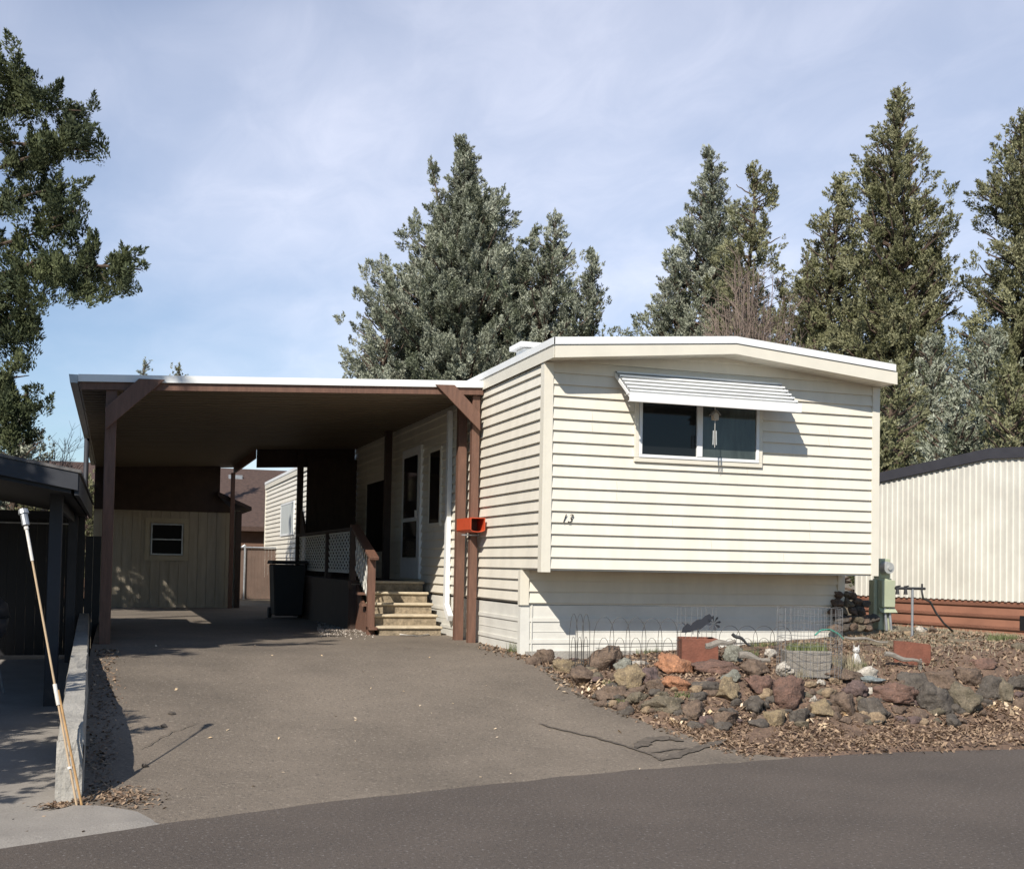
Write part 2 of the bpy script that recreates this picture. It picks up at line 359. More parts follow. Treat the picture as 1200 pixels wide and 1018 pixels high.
# hill far behind
hv = []
for j, (rr, k) in enumerate(((240, 0), (300, .55), (360, 1), (430, .9), (520, 0))):
    row = []
    for i in range(61):
        a = math.radians(-55+i*1.9); hh = 21*math.exp(-((math.degrees(a)-7)/11.)**2)+3+1.6*noise.noise(Vector((i*.3, j, 0)))
        row.append((CAM[0]+rr*math.sin(a), CAM[1]+rr*math.cos(a), hh*k-.5))
    hv.append(row)
structure(strip('hill', hv, M['hill']))
# ------------------------------------------------------------------ siding
EXPO = .127
def siding_front(mb, x0, x1, y, zb, n, e=EXPO, topf=None, zlim=99):
    for k in range(n):
        a = zb+k*e; b = a+e
        if topf:
            if topf(x0) > b-.0 and topf(x1) > b-.0: xa, xb = x0, x1
            else:
                good = [x for x in np.linspace(x0, x1, 80) if topf(x) > b]
                if not good: continue
                xa, xb = min(good), max(good)
        else: xa, xb = x0, x1
        w1 = .003*noise.noise(Vector((k*.7, x0, 1)))
        mb.prism([(xa, y, a), (xa, y-.001, a), (xa, y-.001, a+.020), (xa, y-.0265+w1, a+.021), (xa, y-.003, b), (xa, y, b)], (xb-xa, 0, 0))
def siding_side(mb, y0, y1, x, zb, n, e=EXPO):
    for k in range(n):
        a = zb+k*e; b = a+e
        mb.prism([(x, y0, a), (x-.001, y0, a), (x-.001, y0, a+.020), (x-.0265, y0, a+.021), (x-.003, y0, b), (x, y0, b)], (0, y1-y0, 0))
def hskirt_front(mb, x0, x1, y, z0, z1):
    mb.box(x0, x1, y, y+.02, z0, z1)
    for zc in (.17, .42, .67):
        if z0+zc < z1-.03:
            mb.box(x0, x1, y-.012, y-.0005, z1-zc-.022, z1-zc+.022)
            mb.box(x0, x1, y-.005, y-.0005, z1-zc-.14, z1-zc-.134)
def hskirt_side(mb, y0, y1, x, z0, z1):
    mb.box(x, x+.02, y0, y1, z0, z1)
    for zc in (.17, .42):
        mb.box(x-.012, x-.0005, y0, y1, z1-zc-.022, z1-zc+.022)
        mb.box(x-.005, x-.0005, y0, y1, z1-zc-.14, z1-zc-.134)
HW, HL, ZB = 4.28, 25.4, 1.555
soff = lambda x: np.interp(x, [0, 2.15, HW], [3.845, 4.045, 3.835])
rtop = lambda x: np.interp(x, [-.03, 2.15, HW+.03], [4.045, 4.225, 4.055])
home = thing('mobile_home', (0, 0, .6), 'long cream single-storey manufactured home with lap siding and overhanging front end', 'house')
b = MB()
b.box(.003, HW, .003, HL, ZB, 3.82); b.box(.003, HW, .72, HL, 1.17, ZB-.001)
siding_front(b, .02, HW-.02, 0, ZB, 20, topf=lambda x: rtop(x)-.03)
siding_side(b, .03, HL-.02, 0, ZB, 18)
siding_side(b, .72, HL-.02, 0, ZB-3*EXPO, 3)
siding_front(b, .06, HW-.06, .69, 1.155, 3, e=.132)
b.build('wall', M['cream'], home)
b = MB(); t = .078
b.box(-.031, .0, -.031, t, ZB-.02, 3.84); b.box(.0005, t, -.031, -.0, ZB-.02, 3.84); b.build('corner_trim', M['creamtrim'], home); b = MB()
b.box(HW-t, HW+.0, -.031, 0, ZB-.0, 3.84); b.box(HW+.0005, HW+.022, -.031, .08, ZB, 3.84); b.build('corner_trim', M['creamtrim'], home); b = MB()
b.box(-.029, 0, .66, .66+t, 1.15, ZB-.003); b.box(.0005, t, .66, .688, 1.15, ZB-.003); b.build('corner_trim', M['creamtrim'], home); b = MB()
b.box(HW-t, HW+.0, .66, .688, 1.15, ZB-.003); b.box(HW+.0005, HW+.02, .66, .8, 1.15, ZB-.003); b.build('corner_trim', M['creamtrim'], home); b = MB()
b.box(-.03, 0, HL-.1, HL+.02, 1.1, 3.84)
b.build('corner_trim', M['creamtrim'], home)
b = MB()
hskirt_front(b, .07, HW-.1, .70, .25, 1.15); hskirt_side(b, .76, 8, .012, .3, 1.15)
b.box(-.012, .1, .685, .69+.09, .3, 1.153); b.box(HW-.1, HW, .685, .79, .3, 1.153)
b.box(.12, .135, .685, .70, .3, 1.15)
b.build('skirting', M['skirt'], home)
b = MB(); b.box(.05, HW-.05, .66, .70, .45, .62); b.build('foundation', M['concrete'], home)
b = MB()
for x, k in ((.86, 6), (3.35, 3), (1.55, 4), (2.5, 9), (3.6, 12), (.55, 12), (3.0, 1), (2.05, 2)):
    for q in (0, 1) if k % 3 == 0 else (0,):
        a = ZB+(k+q)*EXPO; b = MB(); b.prism([(x, -.0275, a+.023), (x, -.0050, a+EXPO-.006), (x, -.0010, a+EXPO-.006), (x, -.0010, a+.023)], (.003, 0, 0)); b.build('board_seam', M['siding_gap'], home)
# roof
FO = .34
roof = MB()
prof = [(-.035, rtop(-.035)), (2.15, 4.225), (HW+.02, rtop(HW))]
poly = [(x, -FO, z) for x, z in prof]+[(HW+.02, -FO, 3.86), (2.15, -FO, 4.06), (-.035, -FO, 3.87)]
roof.prism(poly, (0, HL+FO+.1, 0)); rf = roof.build('roof', M['white'], home)
b = MB()   # white roof edge
cap = lambda z, d: [(-.05, -FO-.03, rtop(-.03)+z), (2.15, -FO-.03, 4.225+z), (HW+.0, -FO-.03, rtop(HW)+z), (HW+.0, -FO-.03, rtop(HW)-d), (2.15, -FO-.03, 4.225-d), (-.05, -FO-.03, rtop(-.03)-d)]
b.prism(cap(.008, .07), (0, .028, 0))
b.box(-.055, -.036, -FO-.03, HL, 3.975, 4.052)
b.build('roof_edge', M['white'], rf)
b = MB()   # cream fascia
ff = [(-.03, -FO-.016, rtop(-.03)-.082), (2.15, -FO-.016, 4.225-.082), (HW+.03, -FO-.016, rtop(HW)-.082), (HW+.03, -FO-.016, 3.83), (2.15, -FO-.016, 4.035), (-.03, -FO-.016, 3.835)]
b.prism(ff, (0, .014, 0)); b.box(HW+.022, HW+.034, -FO, HL, 3.84, 3.97)
b.box(-.045, -.0365, -FO-.01, HL, 3.835, 3.955)
b.build('fascia', M['creamtrim'], home)
b = MB()
for i in range(34):
    xa = i*HW/34; xb = (i+1)*HW/34-.006
    b.prism([(xa, -FO, soff(xa)+.005), (xb, -FO, soff(xb)+.005), (xb, -FO, soff(xb)+.02), (xa, -FO, soff(xa)+.02)], (0, FO-.002, 0))
b.build('soffit', M['creamtrim'], home)
# roof vent
pv = PY(622, 412, 5.)
b = MB(); b.box(pv[0]-.17, pv[0]+.17, 4.85, 5.2, 4.0, pv[2]+.02); b.box(pv[0]-.25, pv[0]+.25, 4.75, 5.3, pv[2]+.03, pv[2]+.10); b.build('roof_vent', M['white'], rf)
# front window
WX0, WX1, WZ0, WZ1 = 1.06, 2.69, 2.79, 3.56
wf = MB(); e = .085
def frame_front(mb, x0, x1, z0, z1, y0, y1, e, mull=()):
    mb.box(x0, x1, y0, y1, z0, z0+e); mb.box(x0, x1, y0, y1, z1-e, z1)
    mb.box(x0, x0+e, y0, y1, z0+e+.0005, z1-e-.0005); mb.box(x1-e, x1, y0, y1, z0+e+.0005, z1-e-.0005)
    for m_ in mull: mb.box(m_-.035, m_+.035, y0-.006, y1, z0+e+.0005, z1-e-.0005)
frame_front(wf, WX0, WX1, WZ0, WZ1, -.045, -.0, .05)
wfo = wf.build('window', M['creamtrim'], home, bevel=.004)
wi = MB(); frame_front(wi, WX0+.052, WX1-.052, WZ0+.052, WZ1-.052, -.055, -.003, .036, (1.865,)); wi.build('sash', M['white'], wfo, bevel=.003)
b = MB(); b.box(WX0+.09, 1.83, -.034, -.004, WZ0+.09, WZ1-.09); b.build('pane', M['glass'], wfo)
b = MB(); b.box(1.90, WX1-.09, -.034, -.004, WZ0+.09, WZ1-.09); b.build('pane', M['glassroom'], wfo)
b = MB()
for i in range(8): b.box(WX0+.12+i*.0, 1.81, -.033, -.0305, WZ0+.17, WZ0+.175); break
# awning
aw = thing('window_awning', (1.87, -.2, 3.6), 'white louvred metal awning over the front window', 'awning')
AX0, AX1, AY, ZT, ZBt = .82, 2.92, -.42, 3.80, 3.50
b = MB(); ns = 6
for i in range(ns):
    t0 = i/ns; t1 = (i+1)/ns
    ya, yb_ = t0*AY-.004, t1*AY; za, zb_ = ZT+(ZBt-ZT)*t0, ZT+(ZBt-ZT)*t1
    yi = yb_+.050
    path = [(ya+(.050 if i else 0), za), (yb_, za-.007), (yb_, za-.023), (yi, za-.025), (yi, zb_+.001)]
    b.prism([(AX0, y_, z_) for y_, z_ in path]+[(AX0, y_+.004, z_-.004) for y_, z_ in path[::-1]], (AX1-AX0, 0, 0))
b.build('louvre_slats', M['white'], aw)
b = MB(); b.box(AX0-.02, AX1+.02, AY-.045, AY-.035, 3.405, 3.505); b.box(AX0-.02, AX1+.02, AY-.035, AY-.0, 3.405, 3.413); b.box(AX0-.02, AX1+.02, AY-.0345, AY+.055, 3.488, 3.494); b.build('front_lip', M['white'], aw)
b = MB()
for x in (AX0-.012, AX1+.002):
    b.prism([(x, -.003, ZT), (x, AY-.03, ZBt-.02), (x, AY-.03, ZBt-.06), (x, -.003, ZT-.05)], (.010, 0, 0))
    b.build('side_bracket', M['white'], aw); b = MB()
# house number
def text(s, size, m, name, parent, loc, rot=(math.pi/2, 0, 0), shear=0.35, ext=.004):
    cu = bpy.data.curves.new(name, 'FONT'); cu.body = s; cu.size = size; cu.shear = shear; cu.extrude = ext; cu.space_character = 1.05; cu.offset = -.002
    tmp = bpy.data.objects.new('tmp', cu); S.collection.objects.link(tmp)
    dg = bpy.context.evaluated_depsgraph_get(); me = bpy.data.meshes.new_from_object(tmp.evaluated_get(dg)); bpy.data.objects.remove(tmp)
    me.materials.clear(); me.materials.append(m)
    o = bpy.data.objects.new(name, me); S.collection.objects.link(o); o.location = Vector(loc)-Vector(wloc(parent)); o.rotation_euler = rot; o.parent = parent; return o
text('13', .135, M['black'], 'house_number', home, (.19, -.032, 2.085))
# side wall openings (x = 0 plane, facing -x)
def side_frame(name, y0, y1, z0, z1, parent, e=.05, fm='creamtrim', gm='glass', rails=(), d=.04):
    b = MB(); b.box(-d, -.001, y0, y1, z0, z0+e); b.box(-d, -.001, y0, y1, z1-e, z1)
    b.box(-d, -.001, y0, y0+e, z0+e+.0005, z1-e-.0005); b.box(-d, -.001, y1-e, y1, z0+e+.0005, z1-e-.0005)
    for r in rails: b.box(-d+.004, -.001, y0+e, y1-e, r-.02, r+.02)
    o = b.build(name, M[fm], parent)
    b = MB(); b.box(-.032, -.027, y0+e, y1-e, z0+e, z1-e); b.build('pane', M[gm], o); return o
side_frame('window', 4.25, 4.95, 2.15, 3.30, home)
side_frame('window', 7.6, 9.6, 1.75, 3.10, home, rails=())
side_frame('window', 19.0, 21.6, 2.3, 3.2, home, rails=(), gm='curtain', fm='white')
side_frame('window', 15.1, 16.2, 1.8, 3.2, home)
dr = MB(); dr.box(-.05, -.001, 5.40, 6.62, 1.37, 3.42); dro = dr.build('door', M['white'], home)
b = MB(); b.box(-.062, -.051, 5.58, 6.44, 2.32, 3.28); b.build('pane', M['glass'], dro)
b = MB(); b.box(-.062, -.051, 5.58, 6.44, 1.70, 2.26); b.build('pane', M['glass'], dro)
b = MB(); b.bar((-.08, 5.53, 2.30), (-.08, 5.53, 2.42), .03, .03); b.box(-.08, -.05, 5.52, 5.54, 2.34, 2.36); b.build('handle', M['china'], dro)
# ------------------------------------------------------------------ carport
cpz = lambda x: 3.944+.0505*x
cp = thing('carport', (-2.4, 2.4, .6), 'brown posted carport with white edged flat roof attached to the cream home', 'carport')
YF, YN, YB, XL, XR_ = 2.22, 10.8, 15.0, -4.90, -1.93
def slab_poly(x0, x1, y, d0, d1): return [(x0, y, cpz(x0)-d0), (x1, y, cpz(x1)-d0), (x1, y, cpz(x1)-d1), (x0, y, cpz(x0)-d1)]
b = MB()
b.prism(slab_poly(XL, -.028, YF+.03, .0, .075), (0, YN-YF, 0)); b.prism(slab_poly(XL, XR_, YN+.031, .0, .075), (0, YB-YN+.6, 0))
b.build('roof', M['white'], cp)
b = MB(); y = YF+.06
while y < YB+.4:
    x1 = -.03 if y < YN-.25 else XR_
    b.prism(slab_poly(XL+.03, x1, y, .076, .13), (0, .20, 0)); b.prism(slab_poly(XL+.03, x1, y+.20, .076, .085), (0, .055, 0)); y += .256
b.build('ceiling', M['ceiling'], cp)
b = MB(); b.prism(slab_poly(XL, -.03, YF, -.004, .080), (0, .028, 0)); b.build('front_edge', M['white'], cp)
b = MB(); b.prism(slab_poly(XL+.02, -.03, YF+.031, .082, .168), (0, .04, 0)); b.build('beam', M['brown'], cp)
b = MB(); b.prism(slab_poly(XR_-.04, XR_, YN, .13, .30), (0, YB-YN, 0)); b.build('beam', M['brown'], cp)
b = MB(); b.prism(slab_poly(-4.59, -4.51, YF+.08, .13, .30), (0, YB-YF, 0)); b.build('beam', M['brown'], cp)
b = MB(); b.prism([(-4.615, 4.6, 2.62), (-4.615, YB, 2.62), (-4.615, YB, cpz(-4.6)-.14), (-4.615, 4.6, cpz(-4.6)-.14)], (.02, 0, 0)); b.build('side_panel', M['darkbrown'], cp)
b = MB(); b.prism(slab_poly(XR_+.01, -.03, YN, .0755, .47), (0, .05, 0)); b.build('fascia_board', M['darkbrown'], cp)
def post(x, y, z0, z1, wd, m='brown'):
    b = MB(); b.box(x-wd/2, x+wd/2, y-wd/2, y+wd/2, z0, z1); return b.build('post', M[m], cp, bevel=.005)
post(-4.53, 2.34, .5, cpz(-4.53)-.17, .125)
post(-.10, 2.36, .5, cpz(-.1)-.17, .10)
pa = PX(536.5, 747, -.12); post(-.12, float(pa[1]), .5, cpz(-.12)-.131, .115)
post(-4.56, 8.5, .5, cpz(-4.5)-.3, .12); post(-1.99, 14.8, .45, cpz(-2.0)-.3, .09)
for q in ([(123.4, 477), (163, 443.5), (193.3, 444.7), (123.4, 503)], [(510.7, 450.4), (533, 451), (563, 484), (563, 505)]):
    P = [PY(u, v, YF-.035) for u, v in q]
    b = MB(); b.prism(P, (0, .034, 0)); b.build('brace', M['brown'], cp, bevel=.004)
b = MB()   # gutter
b.prism([(XL-.002, YF-.02, cpz(XL)-.005), (XL-.10, YF-.02, cpz(XL)-.005), (XL-.085, YF-.02, cpz(XL)-.10), (XL-.002, YF-.02, cpz(XL)-.10)], (0, YB-YF, 0)); b.build('gutter', M['galv'], cp)
b = MB(); b.tube([(-4.93, 8.4, 3.55), (-4.93, 8.4, 2.75), (-4.99, 8.3, 2.6), (-5.06, 8.2, 2.5), (-5.06, 8.2, .2)], .04, 8); b.build('downspout', M['charcoal'], cp, smooth=True)
# ------------------------------------------------------------------ downspout by the posts
ds = thing('downspout', (-.05, 3.75, 1), 'white downspout on the cream wall beside the concrete steps', 'downspout')
b = MB(); b.box(-.085, -.021, 3.70, 3.80, 1.0, 3.74); b.build('pipe', M['white'], ds)
b = MB(); b.bar((-.055, 3.74, 1.02), (-.055, 3.52, .86), .07, .09); b.build('elbow', M['white'], ds)
# ------------------------------------------------------------------ newspaper tube
nb = thing('newspaper_tube', (-.14, 2.2, 2.1), 'orange-red plastic newspaper tube fixed between the brown posts', 'newspaper tube')
x0, x1, y0, y1, z0, z1 = -.245, -.055, 1.98, 2.62, 2.02, 2.19
b = MB(); th = .008
b.box(x0, x0+th, y0, y1, z0+.02, z1); b.box(x1-th, x1, y0, y1, z0+.02, z1); b.box(x0+th, x1-th, y0+.01, y1, z1-th, z1); b.box(x0+th, x1-th, y1-th, y1, z0, z1-th-.001)
for i in range(8):
    a0 = math.pi*i/8; a1 = math.pi*(i+1)/8; c = (x0+x1)/2; r = (x1-x0)/2
    p = [(c-r*math.cos(a0), y0, z0+.0195-.03*math.sin(a0)), (c-r*math.cos(a1), y0, z0+.0195-.03*math.sin(a1)), (c-(r-th)*math.cos(a1), y0, z0+.0195-.022*math.sin(a1)), (c-(r-th)*math.cos(a0), y0, z0+.0195-.022*math.sin(a0))]
    b.prism(p, (0, y1-y0-.01, 0))
b.build('tube', M['orange'], nb)
b = MB(); b.box(x0-.02, x1+.03, 2.30, 2.31, z0-.05, z0-.034); b.build('bracket', M['galv'], nb)
# ------------------------------------------------------------------ steps and porch
st = thing('entry_steps', (-.55, 4.4, .6), 'five tan concrete steps with rounded treads leading to the dark porch', 'steps')
SY, RH, TD, SX0, SX1 = 3.85, .152, .27, -1.0, -.07
for i in range(5):
    y0 = SY+i*TD; z0 = .58+i*RH
    b = MB(); b.box(SX0+.03, SX1-.0-.02, y0+.02, y0+TD+.05, z0-(.2 if i == 0 else 0.01), z0+RH-.042); b.build('riser', M['riser'], st)
    b = MB(); b.box(SX0, SX1-i*.0, y0-.015, y0+TD+.03, z0+RH-.04, z0+RH); b.build('tread', M['tread'], st, bevel=.012)
po = thing('porch', (-.55, 7.6, .6), 'dark brown wooden porch with white lattice rail under the carport', 'porch')
PX0, PY0, PY1, PZF = -1.13, 5.2, 10.75, 1.335
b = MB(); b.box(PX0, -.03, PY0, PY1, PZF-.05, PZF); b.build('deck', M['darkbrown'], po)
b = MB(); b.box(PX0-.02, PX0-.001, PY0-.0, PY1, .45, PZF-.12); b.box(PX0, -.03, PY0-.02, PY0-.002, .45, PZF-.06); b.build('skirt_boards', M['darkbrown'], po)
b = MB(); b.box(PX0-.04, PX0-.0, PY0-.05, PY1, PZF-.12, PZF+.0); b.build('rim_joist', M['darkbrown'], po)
rx = PX0+.03
b = MB(); b.box(rx-.05, rx+.05, PY0-.06, PY1, 2.08, 2.12); b.build('top_rail', M['darkbrown'], po)
for yy in (PY0, 7.35, PY1-.1):
    b = MB(); b.box(rx-.045, rx+.045, yy-.045, yy+.045, PZF, 2.08); b.build('rail_post', M['darkbrown'], po)
def lattice(pts4, parent, n=9):
    # panel in plane x=const between y0..y1, z0..z1
    x, ya, yb, za, zb = pts4; mb = MB(); w_ = .036; q_ = 2.6; h = (zb-za)*q_; Lg = yb-ya; sp = .25
    def clip(y0_, z0_, y1_, z1_): return (y0_, z0_, y1_, z1_)
    for sgn, dx_ in ((1, .0), (-1, .007)):
        k = -h
        while k < Lg:
            s0, s1 = k, k+h
            za_, zb_ = (za, zb)
            a0 = s0; a1 = s1; q0 = za if sgn > 0 else zb; q1 = zb if sgn > 0 else za
            if a0 < 0: q0 = q0+(0-a0)/q_*(1 if sgn > 0 else -1); a0 = 0
            if a1 > Lg: q1 = q1-(a1-Lg)/q_*(1 if sgn > 0 else -1); a1 = Lg
            if a1-a0 > .02: mb.bar((x+dx_, ya+a0, q0), (x+dx_, ya+a1, q1), w_, .006, upv=(1, 0, 0))
            k += sp
    mb.box(x-.006, x+.012, ya, yb, za-.02, za+.01); mb.box(x-.006, x+.012, ya, yb, zb-.01, zb+.02)
    return mb.build('lattice_panel', M['lattice'], parent)
lattice((rx, PY0+.06, 7.29, 1.46, 2.05), po); lattice((rx, 7.41, PY1-.16, 1.46, 2.05), po)
# stair rail
nwx = -1.07; nwy = 3.98
b = MB(); b.box(nwx-.05, nwx+.05, nwy-.05, nwy+.05, .57, 1.66); b.build('newel_post', M['brown'], po, bevel=.004)
b = MB(); b.bar((nwx, nwy-.17, 1.66), (nwx, PY0+.1, 2.15), .13, .045); b.build('hand_rail', M['brown'], po, bevel=.004)
b = MB()
b.prism([(SX0-.045, SY-.06, .55), (SX0-.045, PY0-.03, .55), (SX0-.045, PY0-.03, 1.28), (SX0-.045, SY+.25, .75)], (.03, 0, 0))
b.build('stringer', M['brown'], po)
for i in range(4):
    b = MB(); b.box(SX0-.12, SX0-.003, SY+i*TD-.03, SY+i*TD+.16, .58+(i+1)*RH-.05, .58+(i+1)*RH-.012)
    b.build('tread_cleat', M['brown'], po)
# triangular lattice by the stairs
b = MB()
for k in range(9):
    y = nwy+.12+k*.13; zt = 1.60+(y-nwy)*.42; zb = 1.0+(y-nwy)*.42
    b.bar((nwx, y, zb), (nwx, y+.28, zt), .028, .006, upv=(1, 0, 0)); b.bar((nwx+.007, y+.28, zb+.1), (nwx+.007, y, zt-.05), .028, .006, upv=(1, 0, 0))
b.build('lattice_panel', M['lattice'], po)
for (x, y) in ((-.16, 7.2), (-1.10, 11.0-.3)):
    b = MB(); b.box(x-.055, x+.055, y-.055, y+.055, PZF, cpz(x)-.132); b.build('porch_post', M['darkbrown'], po)
b = MB()
b.box(-.98, -.02, 10.655, 10.67, PZF, 3.55)
for k in range(9):
    xx = -.98+k*.108
    b.box(xx, xx+.102, 10.64, 10.6549, PZF, 3.60)
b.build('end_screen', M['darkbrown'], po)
b = MB(); b.prism([(-1.10, 9.9, 2.12), (-1.10, 10.7, 2.12), (-1.10, 10.7, 2.6), (-1.10, 10.45, 2.55)], (.04, 0, 0)); b.build('side_screen', M['darkbrown'], po)
# wheelie bin
bn = hitG(330, 716); bx, by = -1.45, 9.6; bz = float(ramp(by))
wb = thing('wheeled_bin', (bx, by, bz), 'black wheeled rubbish bin beside the dark porch', 'bin')
b = MB(); b.prism([(bx-.25, by-.28, bz+.06), (bx+.25, by-.28, bz+.06), (bx+.30, by-.32, bz+.98), (bx-.30, by-.32, bz+.98)], (0, .62, 0)); b.build('body', M['black'], wb, bevel=.02)
b = MB(); b.prism([(bx-.33, by-.37, bz+.985), (bx+.33, by-.37, bz+.985), (bx+.31, by-.35, bz+1.05), (bx-.31, by-.35, bz+1.05)], (0, .74, 0)); b.build('lid', M['black'], wb, bevel=.01)
for s in (-1, 1):
    b = MB(); b.tube([(bx+s*.24, by+.30, bz+.1), (bx+s*.30, by+.30, bz+.1)], .1, 14); b.build('wheel', M['rubber'], wb)
# white hose at the foot of the steps
P = [hitG(u, v) for u, v in ((452, 742), (470, 745), (490, 746.5), (508, 744), (516, 741), (510, 739))]
b = MB(); b.tube([p+np.array((0, 0, .02)) for p in P], .012, 6); tag(b.build('hose', M['polewhite'], None, smooth=True, origin=P[0]), 'thin white hose curving on asphalt at the foot of the steps', 'hose')
# ------------------------------------------------------------------ shed
sh = thing('shed', (-3.2, 15.2, .5), 'tan panelled shed with small square window at the back of the carport', 'shed')
SHX0, SHX1, SHY = -4.9, -1.78, 15.05
b = MB(); x = SHX0
b.box(SHX0, SHX1, SHY+.03, SHY+2.4, .4, 2.72)
while x < SHX1-.02:
    x2 = min(x+.2, SHX1); b.box(x+.004, x2-.004, SHY, SHY+.029, .5, 2.66); x += .2
b.build('wall', M['shed'], sh)
b = MB(); zr = lambda x: 2.72+max(0, (x-(-2.25)))*-.32+.1
b.prism([(SHX0, SHY-.03, 2.66), (SHX1-.13, SHY-.03, 2.66), (-2.25, SHY-.03, 3.0), (-2.25, SHY-.03, 3.75), (SHX0, SHY-.03, 3.62)], (0, .055, 0)); b.build('gable_panel', M['darkbrown'], sh)
b = MB(); b.prism([(-2.3, SHY-.2, 3.02), (SHX1+.22, SHY-.2, 2.72), (SHX1+.22, SHY-.2, 2.80), (-2.3, SHY-.2, 3.12)], (0, 2.7, 0)); b.build('roof', M['darkbrown'], sh)
b = MB(); b.box(SHX1-.10, SHX1+.02, SHY-.06, SHY-.0, .45, 2.7); b.build('corner_post', M['darkbrown'], sh)
wx0, wx1, wz0, wz1 = -3.70, -3.02, 1.69, 2.38
b = MB(); frame_front(b, wx0-.12, wx1+.12, wz0-.12, wz1+.12, SHY-.025, SHY-.001, .10); shw = b.build('window', M['shedtrim'], sh)
b = MB(); frame_front(b, wx0, wx1, wz0, wz1, SHY-.04, SHY-.002, .03); b.box(wx0+.03, wx1-.03, SHY-.036, SHY-.004, 2.02, 2.045); b.build('sash', M['galv'], shw)
b = MB(); b.box(wx0+.03, wx1-.03, SHY-.012, SHY-.003, wz0+.03, 2.019); b.box(wx0+.03, wx1-.03, SHY-.012, SHY-.003, 2.046, wz1-.03); b.build('pane', M['shedglass'], shw)
# ------------------------------------------------------------------ neighbour's fence and house behind
fn = thing('slatted_fence', (-2.5, 22, .5), 'wire mesh fence with brown privacy slats behind the shed', 'fence')
b = MB(); x = -4.5
while x < 1.0: b.box(x, x+.089, 22.6, 22.62, .5, 1.95); x += .095
b.build('slats', M['slats'], fn)
b = MB(); b.tube([(-4.5, 22.55, 1.98), (1., 22.55, 1.98)], .025, 6); b.tube([(-2.6, 22.55, .9), (-.9, 22.55, 2.05)], .018, 6); b.build('rail', M['galv'], fn)
for x in (-3.9, -.9):
    b = MB(); b.tube([(x, 22.55, .4), (x, 22.55, 2.05)], .03, 6); b.build('post', M['galv'], fn)
bh = thing('brown_house', (-6, 31, .5), 'brown house with reddish shingle roof seen behind the shed and fence', 'house')
e1 = PY(300, 617, 28); e2 = PY(300, 550, 34)
b = MB(); b.box(-13, 6, 28.4, 40, .3, e1[2]+.1); b.build('wall', M['brownwall'], bh)
b = MB(); b.prism([(-13.5, 28, e1[2]), (-13.5, 34, e2[2]), (-13.5, 40, e1[2]), (-13.5, 40, e1[2]-.15), (-13.5, 28, e1[2]-.15)], (20, 0, 0)); brf = b.build('roof', M['browntile'], bh)
b = MB(); pc = PY(275.5, 560, 33); b.box(pc[0]-.25, pc[0]+.25, 32.8, 33.2, pc[2]-.6, pc[2]+.1); b.build('roof_vent', M['galv'], brf)
# ------------------------------------------------------------------ left neighbour
nc = thing('neighbour_carport', (-6.5, 2, .1), 'dark charcoal carport with sloping roof at the left edge', 'carport')
nz = lambda x, o=0: 2.44-.175*(x+4.77)+o
b = MB(); b.prism([(-4.77, -.1, nz(-4.77, -.03)), (-8.2, -.1, nz(-8.2, -.03)), (-8.2, -.1, nz(-8.2)), (-4.77, -.1, nz(-4.77))], (0, 7.2, 0)); b.build('roof', M['greyroof'], nc)
b = MB(); b.prism([(-4.80, -.085, nz(-4.8, -.20)), (-8.2, -.085, nz(-8.2, -.20)), (-8.2, -.085, nz(-8.2, -.031)), (-4.80, -.085, nz(-4.8, -.031))], (0, .04, 0)); b.box(-4.83, -4.79, -.04, 7.1, 2.2, 2.40); b.build('fascia', M['charcoal'], nc)
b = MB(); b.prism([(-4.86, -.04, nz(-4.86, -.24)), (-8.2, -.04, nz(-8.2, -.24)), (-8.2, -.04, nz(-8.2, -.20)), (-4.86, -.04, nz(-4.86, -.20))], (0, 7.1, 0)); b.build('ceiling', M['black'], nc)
for yy in (1.0, 6.4):
    b = MB(); b.box(-5.10, -4.97, yy-.06, yy+.06, .05, 2.26); b.build('post', M['charcoal'], nc, bevel=.005)
b = MB(); b.box(-5.06, -5.02, 1.07, 6.3, 2.12, 2.26); b.build('beam', M['charcoal'], nc)
b = MB(); b.bar((-5.03, 1.06, 1.85), (-5.03, 1.6, 2.25), .04, .09); b.build('brace', M['charcoal'], nc)
fb = thing('board_fence', (-6.5, 7.3, .1), 'black vertical board fence behind the charcoal carport', 'fence')
b = MB(); x = -9.
while x < -5.0: b.box(x, x+.135, 7.3, 7.325, .1, 2.26+.02*R_.random()); x += .137
b.build('boards', M['black'], fb)
b = MB(); b.box(-9, -5., 7.24, 7.298, 2.18, 2.30); b.build('cap_rail', M['black'], fb)
b = MB(); b.box(-9, -5., 7.24, 7.298, 2.10, 2.12); b.build('trim_strip', M['galv'], fb)
gt = thing('side_gate', (-4.8, 7.3, .1), 'black side gate filling the gap between the two carports', 'gate')
b = MB()
for k in range(3): b.box(-4.985+k*.115, -4.985+k*.115+.11, 7.0, 7.025, .1, 1.93)
b.build('boards', M['black'], gt)
# unseen house added left of the carport, put in to shade the slab
nh = thing('shade_house', (-10, 0, .1), 'low unseen house added beyond the charcoal carport as a shade caster', 'house')
b = MB(); b.box(-16, -11.8, -.6, 8, .05, 3.2); b.build('wall', M['brownwall'], nh)
b = MB(); b.prism([(-11.4, -.9, 3.15), (-14, -.9, 4.1), (-16.5, -.9, 3.15), (-16.5, -.9, 3.0), (-11.4, -.9, 3.0)], (0, 9.4, 0)); b.build('roof', M['greyroof'], nh)
